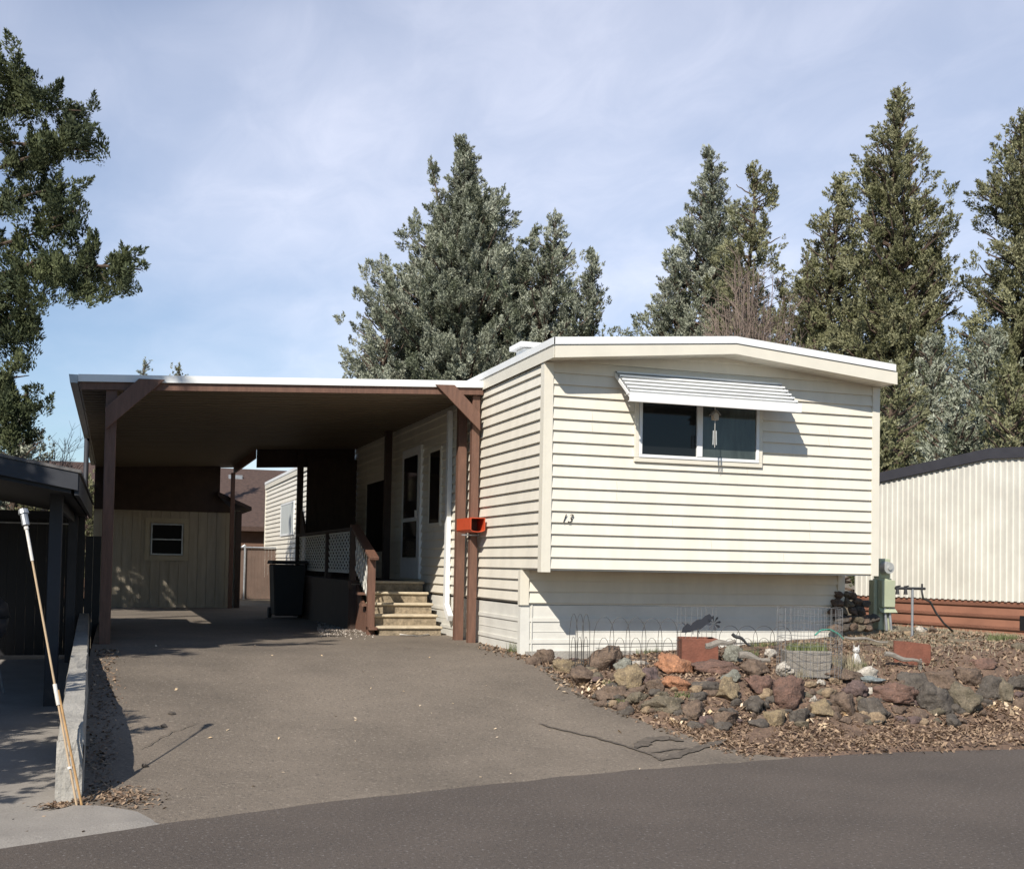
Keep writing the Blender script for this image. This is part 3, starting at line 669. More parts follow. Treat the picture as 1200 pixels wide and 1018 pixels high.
# kettle grill, half seen at the left edge
gp = PY(-2, 735, 2.2); gx, gy = float(gp[0])-.22, 2.2
gr = thing('barbecue_grill', (gx, gy, .07), 'dark grey barbecue grill at the left edge under the charcoal carport', 'grill')
b = MB(); b.lathe((gx, gy, .07), [(.2, .55), (.30, .68), (.33, .84)], 20); b.build('bowl', M['charcoal'], gr, smooth=True)
b = MB(); b.lathe((gx, gy, .07), [(.34, .85), (.31, 1.0), (.20, 1.10), (.03, 1.14)], 20); lid = b.build('lid', M['charcoal'], gr, smooth=True)
b = MB(); b.tube([(gx-.1, gy, 1.2), (gx-.08, gy, 1.28), (gx+.08, gy, 1.28), (gx+.1, gy, 1.2)], .012, 6); b.build('handle', M['galv'], lid)
for a in (0, 2.1, 4.2):
    b = MB(); b.tube([(gx+.17*math.cos(a), gy+.17*math.sin(a), .65), (gx+.30*math.cos(a), gy+.30*math.sin(a), .07)], .014, 6); b.build('leg', M['galv'], gr)
# ------------------------------------------------------------------ concrete retaining wall
rw = MB()
ys = [-4.03, -3.98, -3.9, -3.6, -3.1, -2.6, -2.2, -1.2, 0.2, 2., 4.5, 6.9]
zt = [.42, .49, .52, .56, .62, .66, .68, .70, .72, .74, .76, .76]
NX = 9
V = []; 
for i, y in enumerate(np.interp(np.linspace(0, len(ys)-1, 70), range(len(ys)), ys)):
    z1 = float(np.interp(y, ys, zt)); sh_ = -.17*max(0, y+3.5)/10.; xl = -4.76+sh_; xr = -4.60+sh_
    ring = []
    for j in range(17):
        t = j/16
        if t < .35: p = (xl, y, .02+(z1-.02)*t/.35)
        elif t < .65: p = (xl+(xr-xl)*(t-.35)/.3, y, z1)
        else: p = (xr, y, z1-(z1-.0)*(t-.65)/.35)
        k = noise.fractal(Vector((p[0]*9, p[1]*6, p[2]*9)), .8, 2.1, 4)*(.014 if (y < -3.9 or (-2.2 < y < -.2)) else .005)
        yy = p[1]-(.10*(1-(p[2]/z1)) if i == 0 else 0)
        ring.append((p[0]+k*(.5 if j in (6, 11) else 1)*(1 if j > 8 else -1), yy-k if i == 0 else yy, p[2]+k))
    V.append(ring)
wl = MB(); n_ = 17
for r_ in V: wl.v += r_
for i in range(len(V)-1):
    for j in range(n_-1):
        a = i*n_+j; wl.f.append((a, a+n_, a+n_+1, a+1))
# front face as a small grid
fr = V[0]; rowsF = []
for q in range(9):
    t = q/8; z = fr[8][2]*t
    rr = []
    for s in np.linspace(0, 1, 9):
        xl_, xr_ = fr[0][0], fr[16][0]; x = xl_+(xr_-xl_)*s; edge = (s in (0., 1.)) or q in (0, 8)
        k = 0 if edge else .02*noise.fractal(Vector((x*14, z*14, 5)), .8, 2.1, 4)
        rr.append((x, fr[0][1]+(fr[8][1]-fr[0][1])*t-abs(k), .0+z))
    rowsF.append(rr)
base = len(wl.v)
for r_ in rowsF: wl.v += r_
for q in range(8):
    for s in range(8):
        a = base+q*9+s; wl.f.append((a, a+1, a+10, a+9))
b_ = wl.build('retaining_wall', M['concrete'], None, origin=(-4.74, -1, .1)); tag(b_, 'low rough concrete retaining wall between the two driveways', 'wall')
# poles leaning on the wall
p0 = PY(91, 914, -4.27); p0[2] = .045; p1 = PY(27, 597, -3.80)
pl = thing('extension_pole', tuple(p0), 'long thin tan pole with grey head leaning over the concrete wall end', 'pole')
at = lambda t: p0+(p1-p0)*t
b = MB(); b.tube([at(0), at(.93)], .0072, 8); b.build('shaft', M['shafttan'], pl)
b = MB(); b.tube([at(.82), at(.93)], .0105, 8); b.tube([at(.93), at(.94)], .015, 8); b.build('grip', M['polewhite'], pl)
b = MB(); b.tube([at(.945), at(.985)], .024, 10); b.tube([at(.985), at(1.0)], [.034, .030], 10); b.build('head', M['galv'], pl)
b = MB(); b.tube([at(0)+(.03, -.005, 0), at(.38)+(.014, 0, 0)], .008, 8); b.build('shaft', M['pole'], pl)
b = MB(); b.tube([at(.33), at(.40)], .013, 8); b.build('tape', M['polewhite'], pl); b = MB(); b.tube([at(.12), at(.128)], .016, 8); b.build('tape', M['polewhite'], pl)
# ------------------------------------------------------------------ right neighbour
A = PZ(1043, 737.4, .72)[:2]; B_ = PZ(1200, 749, .72)[:2]; dv = (B_-A)/np.linalg.norm(B_-A); nn = np.array((-dv[1], dv[0]))
if nn @ (CAM[:2]-A) < 0: nn = -nn
def VW(u, v):
    d = ray(u, v); t_ = ((A-CAM[:2])@nn)/(d[:2]@nn); return CAM+d*t_
pk = VW(1160, 526); lf = VW(1022, 557); zsk = float(VW(1150, 703)[2])
sP = float((pk[:2]-A)@dv); sL = sP-2*(float(sP-((lf[:2]-A)@dv)))*.75; 
sl_ = (pk[2]-lf[2])/(sP-float((lf[:2]-A)@dv))
halfw = 2.6
rn = thing('ribbed_metal_home', (A[0]+1.5, A[1], .7), 'pale ribbed metal mobile home with terracotta skirting on the right', 'house')
wpt = lambda s, z, o=0.: np.array((A[0]+dv[0]*s+nn[0]*o, A[1]+dv[1]*s+nn[1]*o, z))
zt_ = lambda s: float(pk[2])-.13-sl_*abs(s-sP)*(1 if s < sP else .35)
b = MB(); s = sP-halfw
b.prism([wpt(sP-halfw, zsk, -.02), wpt(sP+halfw, zsk, -.02), wpt(sP+halfw, zt_(sP+halfw), -.02), wpt(sP, zt_(sP), -.02), wpt(sP-halfw, zt_(sP-halfw), -.02)], (-nn[0]*14, -nn[1]*14, 0))
while s < sP+halfw:
    r0 = .016
    b.prism([wpt(s, zsk-.01, -.0199), wpt(s+.012, zsk-.01, r0-.02), wpt(s+.04, zsk-.01, r0-.02), wpt(s+.052, zsk-.01, -.0199)], (0, 0, min(zt_(s), zt_(s+.052))-zsk+.0)); s += .105
b.build('ribbed_wall', M['ribmetal'], rn)
b = MB()
b.prism([wpt(sP-halfw-.05, zt_(sP-halfw)-.01, .03), wpt(sP, zt_(sP)-.01, .03), wpt(sP+halfw, zt_(sP+halfw)-.01, .03), wpt(sP+halfw, zt_(sP+halfw)+.14, .03), wpt(sP, zt_(sP)+.14, .03), wpt(sP-halfw-.05, zt_(sP-halfw)+.14, .03)], (-nn[0]*14, -nn[1]*14, 0))
b.build('roof', M['roofdark'], rn)
b = MB()
b.prism([wpt(sP-halfw, .4, -.04), wpt(sP+halfw, .4, -.04), wpt(sP+halfw, zsk-.012, -.04), wpt(sP-halfw, zsk-.012, -.04)], (-nn[0]*.05, -nn[1]*.05, 0))
for k, zc in enumerate((.08, .24, .40)):
    for dz in (0, .0):
        b.prism([wpt(sP-halfw, zsk-zc, -.0395), wpt(sP-halfw, zsk-zc, -.015), wpt(sP-halfw, zsk-zc+.03, -.022), wpt(sP-halfw, zsk-zc+.045, -.0395)], (dv[0]*2*halfw, dv[1]*2*halfw, 0))
b.build('skirting', M['redskirt'], rn)
vb = VW(1198, 730); s0_ = float((vb[:2]-A)@dv)
b = MB(); b.prism([wpt(s0_-.05, vb[2]-.1, -.01), wpt(s0_+.25, vb[2]-.1, -.01), wpt(s0_+.25, vb[2]+.1, -.01), wpt(s0_-.05, vb[2]+.1, -.01)], (-nn[0]*.02, -nn[1]*.02, 0)); b.build('skirt_vent', M['black'], rn)
# electricity meter pedestal
mx_, my_ = 5.10, 1.0; mz = float(G(mx_, my_))
mp_ = thing('meter_pedestal', (mx_, my_, mz), 'pale green electricity pedestal with round grey meter beside the home', 'electric meter')
b = MB(); b.box(mx_-.10, mx_+.10, my_-.07, my_+.07, mz, 1.52); b.box(mx_-.16, mx_-.102, my_-.05, my_+.07, 1.0, 1.50); b.build('cabinet', M['meter'], mp_, bevel=.008)
b = MB(); b.box(mx_-.095, mx_+.11, my_-.13, my_-.071, 1.15, 1.50); b.prism([(mx_-.11, my_-.15, 1.08), (mx_-.11, my_-.072, 1.08), (mx_-.11, my_-.072, 1.15)], (.25, 0, 0)); b.build('door', M['meter'], mp_, bevel=.006)
b = MB(); b.box(mx_-.09, mx_+.09, my_-.05, my_+.07, 1.521, 1.78); b.build('meter_box', M['meter'], mp_, bevel=.01)
b = MB(); b.tube([(mx_-.0, my_-.05, 1.66), (mx_-.0, my_-.15, 1.66)], [.088, .075], 20); b.tube([(mx_, my_-.151, 1.66), (mx_, my_-.17, 1.66)], .03, 12); b.build('meter_dial', M['metergrey'], mp_)
b = MB(); b.tube([(mx_-.03, my_-.09, 1.14), (mx_-.01, my_-.10, .95), (mx_-.0, my_-.1, mz)], .02, 8); b.tube([(mx_+.04, my_-.09, 1.14), (mx_+.06, my_-.10, .95), (mx_+.07, my_-.1, mz)], .018, 8); b.build('conduit', M['galv'], mp_)
# standpipe
tx, ty = 4.85, .05; tz = float(G(tx, ty)); topz = 1.41
sp = thing('water_standpipe', (tx, ty, tz), 'thin metal water standpipe with black hose drooping to the ground', 'standpipe')
ang = np.array((cy_, -sy_*.4, 0)); ang /= np.linalg.norm(ang)
b = MB(); b.tube([(tx, ty, tz-.05), (tx, ty, topz)], .016, 8); b.build('pipe', M['galv'], sp)
b = MB(); c = np.array((tx, ty, topz)); b.tube([c-ang*.23, c+ang*.17], .017, 8); b.tube([c+ang*.13-(0, 0, .02), c+ang*.13+(0, 0, .06)], .012, 6)
for k in (-.2, -.09): b.tube([c+ang*k, c+ang*k-(0, 0, .075)], [.016, .026], 8); b.tube([c+ang*(k-.02)+(0, 0, .02), c+ang*(k+.04)+(0, 0, .03)], .01, 6)
b.build('tap', M['rubber'], sp)
hp = [c+ang*.12, c+ang*.145-(0, 0, .12)]+[PY(u, v, ty) for u, v in ((1090, 705), (1097, 718), (1106, 730), (1116, 739))]
b = MB(); b.tube(hp, .013, 8); b.build('hose', M['rubber'], sp, smooth=True)
# ------------------------------------------------------------------ rocks
def rockmat(name, c, c2):
    return mat(name, c, .95, .6, 11, 1.0, 45, col2=c2, speck=.5, speckscale=55, speckcol=tuple(min(1, k*1.8) for k in c))
RM = dict(
    tan=rockmat('tan_rock', (.34, .25, .155), (.18, .125, .08)), gold=rockmat('golden_rock', (.30, .225, .13), (.14, .105, .07)),
    brown=rockmat('brown_lava', (.185, .13, .092), (.085, .058, .042)), dark=rockmat('grey_lava', (.125, .105, .085), (.058, .048, .04)),
    red=rockmat('red_rock', (.195, .112, .082), (.11, .068, .052)), orange=rockmat('orange_rock', (.42, .20, .105), (.24, .115, .065)),
    grey=rockmat('grey_green_rock', (.25, .245, .20), (.13, .125, .10)), white=rockmat('white_rock', (.55, .50, .43), (.36, .32, .26)),
    olive=rockmat('mossy_rock', (.185, .15, .105), (.095, .08, .052)), purple=rockmat('purple_lava', (.17, .115, .10), (.08, .055, .05)),
    blue=rockmat('blue_slate', (.27, .30, .29), (.17, .19, .19)))
def rock(name, p, dims, m, seed, rot=None, sub=4, ang=1.0):
    rr = random.Random(seed); bm = bmesh.new(); bmesh.ops.create_icosphere(bm, subdivisions=sub, radius=1)
    planes = []
    for _ in range(rr.randint(7, 12)):
        d = Vector((rr.gauss(0, 1), rr.gauss(0, 1), rr.gauss(0, 1))).normalized(); planes.append((d, rr.uniform(.45, .85)))
    off = Vector((rr.uniform(-50, 50), rr.uniform(-50, 50), 0))
    for v in bm.verts:
        q = v.co.copy()
        for d, h in planes:
            k = q.dot(d)
            if k > h: q -= d*(k-h)*.97*ang
        k = noise.fractal(q*1.7+off, .75, 2.1, 5)*.26+(abs(noise.noise(q*5+off))-.25)*.10+noise.noise(q*13+off)*.03
        v.co = q*(1+k-.05*max(0, noise.noise(q*9+off)))
        v.co = Vector((v.co.x*dims[0], v.co.y*dims[1], v.co.z*dims[2]))
    me = bpy.data.meshes.new(name); bm.to_mesh(me); bm.free(); me.materials.append(m)
    me.polygons.foreach_set('use_smooth', [True]*len(me.polygons))
    o = bpy.data.objects.new(name, me); S.collection.objects.link(o)
    o.location = p
    o.rotation_euler = rot if rot else (rr.uniform(-.25, .25), rr.uniform(-.15, .15), rr.uniform(-.4, .4)-.3)
    return o
RL = [(640, 754, 26, 13, 'tan', 'flat tan rock topping the pile beside the white skirting corner'),
      (662, 751, 15, 20, 'tan', 'pointed upright tan rock by the wire border'),
      (660, 766, 30, 14, 'tan', 'broad tan rock below the pointed upright rock'),
      (659, 781, 30, 18, 'gold', 'yellowish rock low in the left end of the rock pile'),
      (640, 771, 26, 18, 'brown', 'brown rock at the far left foot of the rock pile'),
      (712, 773, 38, 31, 'brown', 'large rounded grey-brown lava rock left of the golden rock'),
      (684, 792, 36, 22, 'brown', 'brown rock low beside the driveway edge'),
      (731, 781, 20, 16, 'grey', 'small grey-green rock above the golden-brown boulder'),
      (740, 797, 36, 29, 'gold', 'round golden-brown boulder near the driveway side'),
      (759, 789, 22, 25, 'purple', 'dark purple rock next to the golden-brown boulder'),
      (748, 777, 26, 6, 'white', 'thin pale slab lying above the purple rock'),
      (790, 781, 46, 21, 'orange', 'large orange block leaning in front of the terracotta planter'),
      (794, 801, 36, 15, 'orange', 'lower orange block under the large orange one'),
      (771, 802, 24, 17, 'brown', 'brown rock left of the lower orange block'),
      (838, 782, 52, 17, 'red', 'arched red slab propped beside the orange block'),
      (826, 804, 32, 12, 'dark', 'dark flat rock beneath the arched red slab'),
      (859, 792, 23, 17, 'grey', 'angular grey-green stone beside the red slab'),
      (852, 808, 31, 26, 'gold', 'round yellow boulder in the middle of the rock border'),
      (775, 824, 58, 20, 'olive', 'wide mossy rock at the driveway edge'),
      (812, 833, 34, 20, 'brown', 'brown rock in the bottom row under the yellow boulder'),
      (850, 841, 38, 18, 'brown', 'low brown rock half buried in leaves'),
      (884, 825, 30, 22, 'dark', 'grey lava rock between yellow and big red boulders'),
      (889, 802, 36, 21, 'red', 'reddish rock left of the big red boulder'),
      (885, 783, 30, 18, 'brown', 'brown rock behind the reddish one'),
      (720, 812, 36, 17, 'brown', 'brown rock at the lower left edge of the border'),
      (749, 817, 26, 13, 'olive', 'greenish rock under the golden-brown boulder'),
      (921, 812, 50, 33, 'red', 'biggest rounded red boulder of the border'),
      (909, 841, 32, 20, 'gold', 'brown-yellow rock below the big red boulder'),
      (935, 838, 26, 18, 'dark', 'dark grey rock below right of the big red boulder'),
      (984, 788, 46, 16, 'brown', 'long dark rock in front of the white figurines'),
      (979, 796, 17, 11, 'tan', 'small tan stone under the long dark rock'),
      (1002, 807, 29, 18, 'purple', 'purple-brown rock right of centre in the border'),
      (1047, 812, 46, 23, 'red', 'long reddish rock below the broken terracotta box'),
      (1022, 829, 30, 24, 'dark', 'dark grey rock below the long reddish rock'),
      (990, 826, 30, 26, 'brown', 'brown rock among dry leaves'),
      (1070, 798, 38, 20, 'dark', 'dark angular rock behind the long reddish rock'),
      (1103, 797, 44, 26, 'brown', 'wide brown rock topping the right part of border'),
      (1097, 820, 42, 33, 'dark', 'large dark grey boulder in the right part of border'),
      (1129, 818, 36, 31, 'olive', 'tan-grey boulder right of the large dark one'),
      (1160, 806, 26, 28, 'dark', 'grey upright rock near the right end'),
      (1176, 812, 18, 28, 'olive', 'narrow olive rock standing at the right end'),
      (1136, 792, 34, 20, 'brown', 'brown rock behind the tan-grey boulder'),
      (1153, 777, 32, 14, 'red', 'flat reddish rock in the dry grass on the right'),
      (950, 802, 15, 8, 'tan', 'small tan pebble right of the big red boulder'),
      (962, 799, 14, 7, 'white', 'small pale pebble right of the big red boulder'),
      (953, 819, 10, 10, 'white', 'small white stone beside the big red boulder'),
      (965, 831, 28, 21, 'gold', 'leaf covered yellowish rock in the bottom row'),
      (1012, 836, 15, 11, 'tan', 'small tan stone low near the road side'),
      (1080, 811, 15, 13, 'tan', 'small tan stone between dark rocks'),
      (1022, 810, 10, 10, 'white', 'small white stone under the blue-grey slab'),
      (1020, 796, 34, 8, 'blue', 'blue-grey slate slab on the border'),
      (1190, 800, 26, 22, 'dark', 'grey rock at the right edge of the photo'),
      (1198, 825, 20, 16, 'brown', 'brown rock cut off by the right edge')]
for i, (u, v, w_, h_, c_, lb) in enumerate(RL):
    u += 0; p = hitG(u, v, .0); dist = (p-CAM)@fw; s = dist/F
    hh = h_*s; p = hitG(u, v+1, hh*.28); dist = (p-CAM)@fw; s = dist/F
    tilt = (R_.uniform(-.12, .12), R_.uniform(-.1, .1)+(.22 if 'orange block' in lb and 'large' in lb else 0), -YAW+R_.uniform(-.2, .2))
    o = rock('rock', p, (w_*s*.585, max(h_, w_*.7)*s*.55, h_*s*.66), RM[c_], 100+i, tilt)
    tag(o, lb, 'rock', 'rocks of the garden border')
# smaller filler lava rocks
BIG = [(np.array(o_.location), o_['label']) for o_ in S.objects if o_.name.startswith('rock')]
used_l = {}
def small_label(p, kk, r):
    for q, lb_ in sorted(BIG, key=lambda q: float(np.linalg.norm(q[0]-p)))[:60]:
        d_ = p-q; a_, b__ = float(d_@MM[0]), float(d_@MM[2])
        rel = ('right of' if a_ > 0 else 'left of') if abs(a_) > abs(b__) else ('behind' if b__ > 0 else 'in front of')
        t_ = '%s %s stone %s the %s' % ('tiny' if r < .04 else 'small', {'dark': 'grey', 'olive': 'mossy'}.get(kk, kk), rel, lb_)
        if len(t_.split()) <= 16 and t_ not in used_l: used_l[t_] = 1; return t_
    return 'small rough stone in the border'
keys = ['brown', 'dark', 'olive', 'brown', 'tan', 'purple', 'dark', 'brown', 'dark']
for i in range(215):
    t = R_.random()
    if i < 165: u = R_.uniform(700, 1195); vmid = np.interp(u, [700, 760, 850, 1000, 1195], [800, 812, 822, 826, 818]); v = vmid+R_.uniform(-24, 24)
    elif i < 192: u = R_.uniform(622, 700); v = np.interp(u, [622, 700], [766, 795])+R_.uniform(-14, 12)
    else: u = R_.uniform(700, 1195); v = R_.uniform(835, 852)*.5+.5*np.interp(u, [700, 800, 1195], [800, 848, 846])
    p = hitG(u, v, .02); r = R_.triangular(.022, .085, .035)
    kk = R_.choice(keys); o = rock('rock', p, (r*1.4, r*1.1, r*.9), RM[kk], 400+i, sub=3); tag(o, small_label(p, kk, r), 'rock', 'small rocks filling the border')
# stacked lava rocks right of the skirting
k = 0
for row in range(5):
    for c in range(5-(row//2)):
        u = 980+c*9.5+R_.uniform(-2, 2)+(4 if row % 2 else 0); v = 735-row*9.5
        p = PY(u, v, .55+row*.03); r = R_.uniform(.06, .085)
        o = rock('rock', p, (r*1.25, r*1.2, r*.85), RM[['brown', 'dark', 'brown', 'olive'][k % 4]], 700+k, sub=3); tag(o, 'lava rock in pile by the pale green pedestal, %s row up, %s from left' % (['first', 'second', 'third', 'fourth', 'fifth'][row], ['first', 'second', 'third', 'fourth', 'fifth'][c]), 'rock', 'rocks stacked behind the pedestal'); k += 1
for u, v, w_, h_, c_, lb in ((1080, 736, 14, 10, 'white', 'pale stone at the foot of the water standpipe'), (1094, 737, 12, 9, 'brown', 'brown stone right of the water standpipe'), (1064, 740, 12, 8, 'tan', 'tan stone left of the water standpipe'), (1195, 755, 26, 12, 'olive', 'mossy stone in the grass by terracotta skirting')):
    p = hitG(u, v+2, .03); s = ((p-CAM)@fw)/F
    tag(rock('rock', p, (w_*s*.55, w_*s*.5, h_*s*.6), RM[c_], 900+int(u), sub=3), lb, 'rock')
# ------------------------------------------------------------------ garden ornaments
c0 = hitG(817, 778, .0); pz = float(G(c0[0], c0[1])); sc = ((c0-CAM)@fw)/F
pt = thing('terracotta_planter', (c0[0], c0[1], pz), 'square terracotta planter among the rocks under the metal ornament', 'planter')
hw = 21*sc; hh = 31*sc
b = MB(); q = math.radians(-18)
def rot2(x, y, c, a): return (c[0]+x*math.cos(a)-y*math.sin(a), c[1]+x*math.sin(a)+y*math.cos(a))
def tbox(mb, c, hx, hy, z0, z1, a, tp=1.0):
    lo = [(*rot2(sx*hx*tp, sy*hy*tp, c, a), z0) for sx, sy in ((-1, -1), (1, -1), (1, 1), (-1, 1))]; hi = [(*rot2(sx*hx, sy*hy, c, a), z1) for sx, sy in ((-1, -1), (1, -1), (1, 1), (-1, 1))]
    mb.add(lo+hi, [(3, 2, 1, 0), (4, 5, 6, 7), (0, 1, 5, 4), (1, 2, 6, 5), (2, 3, 7, 6), (3, 0, 4, 7)]); return mb
for sx, sy, hx, hy in ((0, -1, hw, .012), (0, 1, hw, .012), (-1, 0, .012, hw-.025), (1, 0, .012, hw-.025)):
    c = rot2(sx*(hw-.012), sy*(hw-.012), c0[:2], q); tbox(b, c, hx, hy, pz-.03, pz+hh, q)
b.build('pot', M['brick'], pt, bevel=.005)
b = MB(); tbox(b, c0[:2], hw-.03, hw-.03, pz, pz+hh*.8, q); b.build('soil', M['dirt'], pt)
# metal animal with pinwheel tail
oy = c0[1]-.12
oc = lambda u, v: PY(u, v, oy)
orn = thing('garden_stake_ornament', tuple(oc(818, 778)), 'dark metal bug shaped garden stake with pinwheel tail above terracotta planter', 'garden ornament')
def blob(mb, pts, r): mb.prism([oc(u, v) for u, v in pts], (0, .012, 0))
b = MB()
blob(b, [(799, 741), (801, 735), (806, 730), (810, 733), (812, 730), (817, 726), (823, 725), (827, 721), (832, 719), (835, 724), (832, 729), (826, 733), (821, 737), (814, 738), (810, 740), (804, 741)], 0)
for (a, c_) in (((806, 738), (803, 743)), ((812, 737), (812, 743)), ((817, 736), (820, 742)), ((804, 733), (799, 729))): b.bar(oc(*a), oc(*c_), .006, .006)
b.build('body', M['charcoal'], orn)
b = MB(); cc = oc(836.5, 730)
for k in range(8):
    a = k*math.pi/4; r = 9*sc; d1 = np.array((math.cos(a), 0, math.sin(a))); d2 = np.array((math.cos(a+.42), -.2, math.sin(a+.42)))
    b.prism([cc+d1*.01, cc+d1*r*.9, cc+(d1+d2)*r*.52, cc+d2*r*.8], (0, .005, 0))
b.build('pinwheel', M['charcoal'], orn)
b = MB(); b.tube([oc(818, 736), oc(817, 785)], .006, 6); b.build('stake', M['wire'], orn)
# hooped wire borders
def hoops(name, us, vb, vt, lb, n, y0, y1, group=None):
    P = []
    root_p = PY(us[0], vb, y0); o = thing(name, (root_p[0], y0, float(G(root_p[0], y0))), lb, 'wire fence', group)
    mb = MB(); L_ = []
    for i in range(n+1):
        t = i/n; L_.append(PY(us[0]+(us[1]-us[0])*t, vb, y0+(y1-y0)*t))
    for i in range(n):
        a, c = L_[i]-(L_[i+1]-L_[i])*.12, L_[i+1]+(L_[i+1]-L_[i])*.12; zb = float(G(a[0], a[1]))-.02; H = PY((us[0]+us[1])/2, vt, (y0+y1)/2)[2]-zb
        pts = [(*a[:2], zb)]+[(*(a+(c-a)*(.5-.5*math.cos(x)))[:2], zb+H*.62+H*.38*math.sin(x)) for x in np.linspace(0, math.pi, 10)]+[(*c[:2], zb)]
        mb.tube(pts, .0032, 4)
        a2, c2 = a+(c-a)*.25, a+(c-a)*.75
        pts = [(*a2[:2], zb)]+[(*(a2+(c2-a2)*(.5-.5*math.cos(x)))[:2], zb+H*.42+H*.2*math.sin(x)) for x in np.linspace(0, math.pi, 8)]+[(*c2[:2], zb)]
        mb.tube(pts, .0028, 4)
    for hz in (.18, .42): mb.tube([(p[0], p[1], float(G(p[0], p[1]))+H*hz) for p in L_], .003, 4)
    mb.build('wire', M['wire'], o); return o
hoops('wire_border_fence', (698, 792), 766, 723, 'low hooped wire border fence left of the terracotta planter', 5, -.35, -.75)
hoops('wire_border_fence', (845, 925), 766, 733, 'low hooped wire border fence right of the terracotta planter', 4, -.3, -.4)
hoops('wire_border_fence', (668, 690), 766, 719, 'narrow dense wire trellis hoop by the pointed tan rock', 3, -.25, -.35)
# wire mesh behind pinwheel
def meshpanel(name, u0, u1, v0, v1, y, lb, nu=9, nv=6, m='wiregrey', r=.0022, jag=0.):
    a = PY(u0, v1, y); d = PY(u1, v1, y); zt1 = PY((u0+u1)/2, v0, y)[2]; zb = float(G(a[0], y))
    o = thing(name, (a[0], y, zb), lb, 'wire cage'); mb = MB()
    for i in range(nu+1):
        t = i/nu; x = a[0]+(d[0]-a[0])*t; mb.tube([(x, y+.02*math.sin(i), zb-.02), (x+jag*R_.uniform(-1, 1), y, zt1+R_.uniform(-.03, .02))], r, 4)
    for j in range(nv+1):
        z = zb+(zt1-zb)*j/nv; mb.tube([(a[0], y, z), ((a[0]+d[0])/2, y+.01, z+.01*R_.uniform(-1, 1)), (d[0], y, z)], r, 4)
    mb.build('mesh', M[m], o); return o
meshpanel('wire_mesh_panel', 792, 840, 711, 760, -.55, 'grey wire mesh panel standing behind the metal bug ornament', 8, 7, jag=.02)
# wire cage round the stump planter
cg = hitG(948, 790, 0); cz = float(G(cg[0], cg[1])); sg = ((cg-CAM)@fw)/F
cag = thing('wire_cage', (cg[0], cg[1], cz), 'round wire mesh cage around the pale wooden planter with grass', 'wire cage')
b = MB(); rC = 37*sg; hC = 78*sg
for k in range(30):
    a = 2*math.pi*k/30; x, y = cg[0]+rC*math.cos(a), cg[1]+rC*math.sin(a); b.tube([(x, y, cz-.02), (x+R_.uniform(-.01, .01), y, cz+hC+R_.uniform(-.02, .01))], .0022, 4)
for j in range(10):
    z = cz+hC*j/9; b.tube([(cg[0]+rC*math.cos(a), cg[1]+rC*math.sin(a), z+.006*math.sin(a*5+j)) for a in np.linspace(0, 2*math.pi, 25)], .0022, 4)
b.build('mesh', M['wiregrey'], cag)
pc0 = (cg[0]-.02, cg[1]+.02); wp = thing('stump_planter', (pc0[0], pc0[1], cz), 'whitewashed wooden box planter with green grass inside the wire cage', 'planter')
b = MB()
tbox(b, pc0, 27*sg, 14*sg, cz-.03, cz+28*sg, -YAW, .92)
b.build('box', M['wood'], wp, bevel=.01)
b = MB(); n_ = 0
V = []; Fq = []; T = []
def blades(c, n, rx_, ry_, h, ang_=0., wd=.006, lean=.4):
    for i in range(n):
        a, q = R_.uniform(-1, 1), R_.uniform(-1, 1); x, y = rot2(a*rx_, q*ry_, c[:2], ang_); hh_ = h*R_.uniform(.5, 1.1); th_ = R_.uniform(0, 6.28); l = R_.uniform(0, lean)*hh_
        dx_, dy_ = math.cos(th_), math.sin(th_); k = len(V)
        V.extend([(x-dy_*wd, y+dx_*wd, c[2]), (x+dy_*wd, y-dx_*wd, c[2]), (x+dx_*l, y+dy_*l, c[2]+hh_)]); Fq.append((k, k+1, k+2)); T.extend([R_.random()]*3)
blades((pc0[0], pc0[1], cz+27*sg), 500, 22*sg, 11*sg, .09, -YAW)
npmesh('grass', np.array(V), np.array(Fq), M['grass'], wp, tint=T)
# hose hoop green
P = [PY(u, v, -.3) for u, v in ((955, 744), (962, 738), (972, 737), (982, 742), (988, 748))]
b = MB(); b.tube(P, .010, 6); tag(b.build('garden_hose', M['hose'], None, origin=P[0]), 'green garden hose arching behind the caged planter', 'hose')
# cats
def cat(u, v, h_, lb):
    p = hitG(u, v, 0.0); z = float(G(p[0], p[1])); s = ((p-CAM)@fw)/F; H = h_*s; x, y = p[0], p[1]; th_ = YAW
    r = thing('cat_figurine', (x, y, z), lb, 'figurine', None)
    b = MB(); b.lathe((x, y, z), [(.26*H, 0), (.29*H, .12*H), (.26*H, .3*H), (.19*H, .48*H), (.13*H, .6*H), (.10*H, .66*H)], 14, .9, .8)
    b.lathe((x, y-.03*H, z+.58*H), [(.06*H, 0), (.17*H, .06*H), (.20*H, .16*H), (.16*H, .27*H), (.05*H, .33*H)], 14, 1, .85)
    for s_ in (-1, 1):
        b.tube([(x+s_*.11*H, y-.03*H, z+.80*H), (x+s_*.155*H, y-.03*H, z+1.02*H)], [.065*H, .008*H], 6)
        b.tube([(x+s_*.09*H, y-.2*H, z+.30*H), (x+s_*.09*H, y-.26*H, z+.03*H)], [.07*H, .06*H], 8)
    b.tube([(x+.22*H, y+.05*H, z+.06*H), (x+.34*H, y-.05*H, z+.08*H), (x+.3*H, y-.18*H, z+.06*H)], .05*H, 6)
    b.build('body', M['china'], r, smooth=True)
    for s_ in (-1, 1):
        b = MB(); b.lathe((x+s_*.075*H, y-.195*H, z+.75*H), [(.01*H, -.025*H), (.028*H, 0), (.01*H, .025*H)], 8); b.build('eye', M['black'], r)
cat(967, 789, 23, 'white cat figurine left of the long dark rock')
cat(1003, 779, 23, 'white cat figurine further right behind the long dark rock')
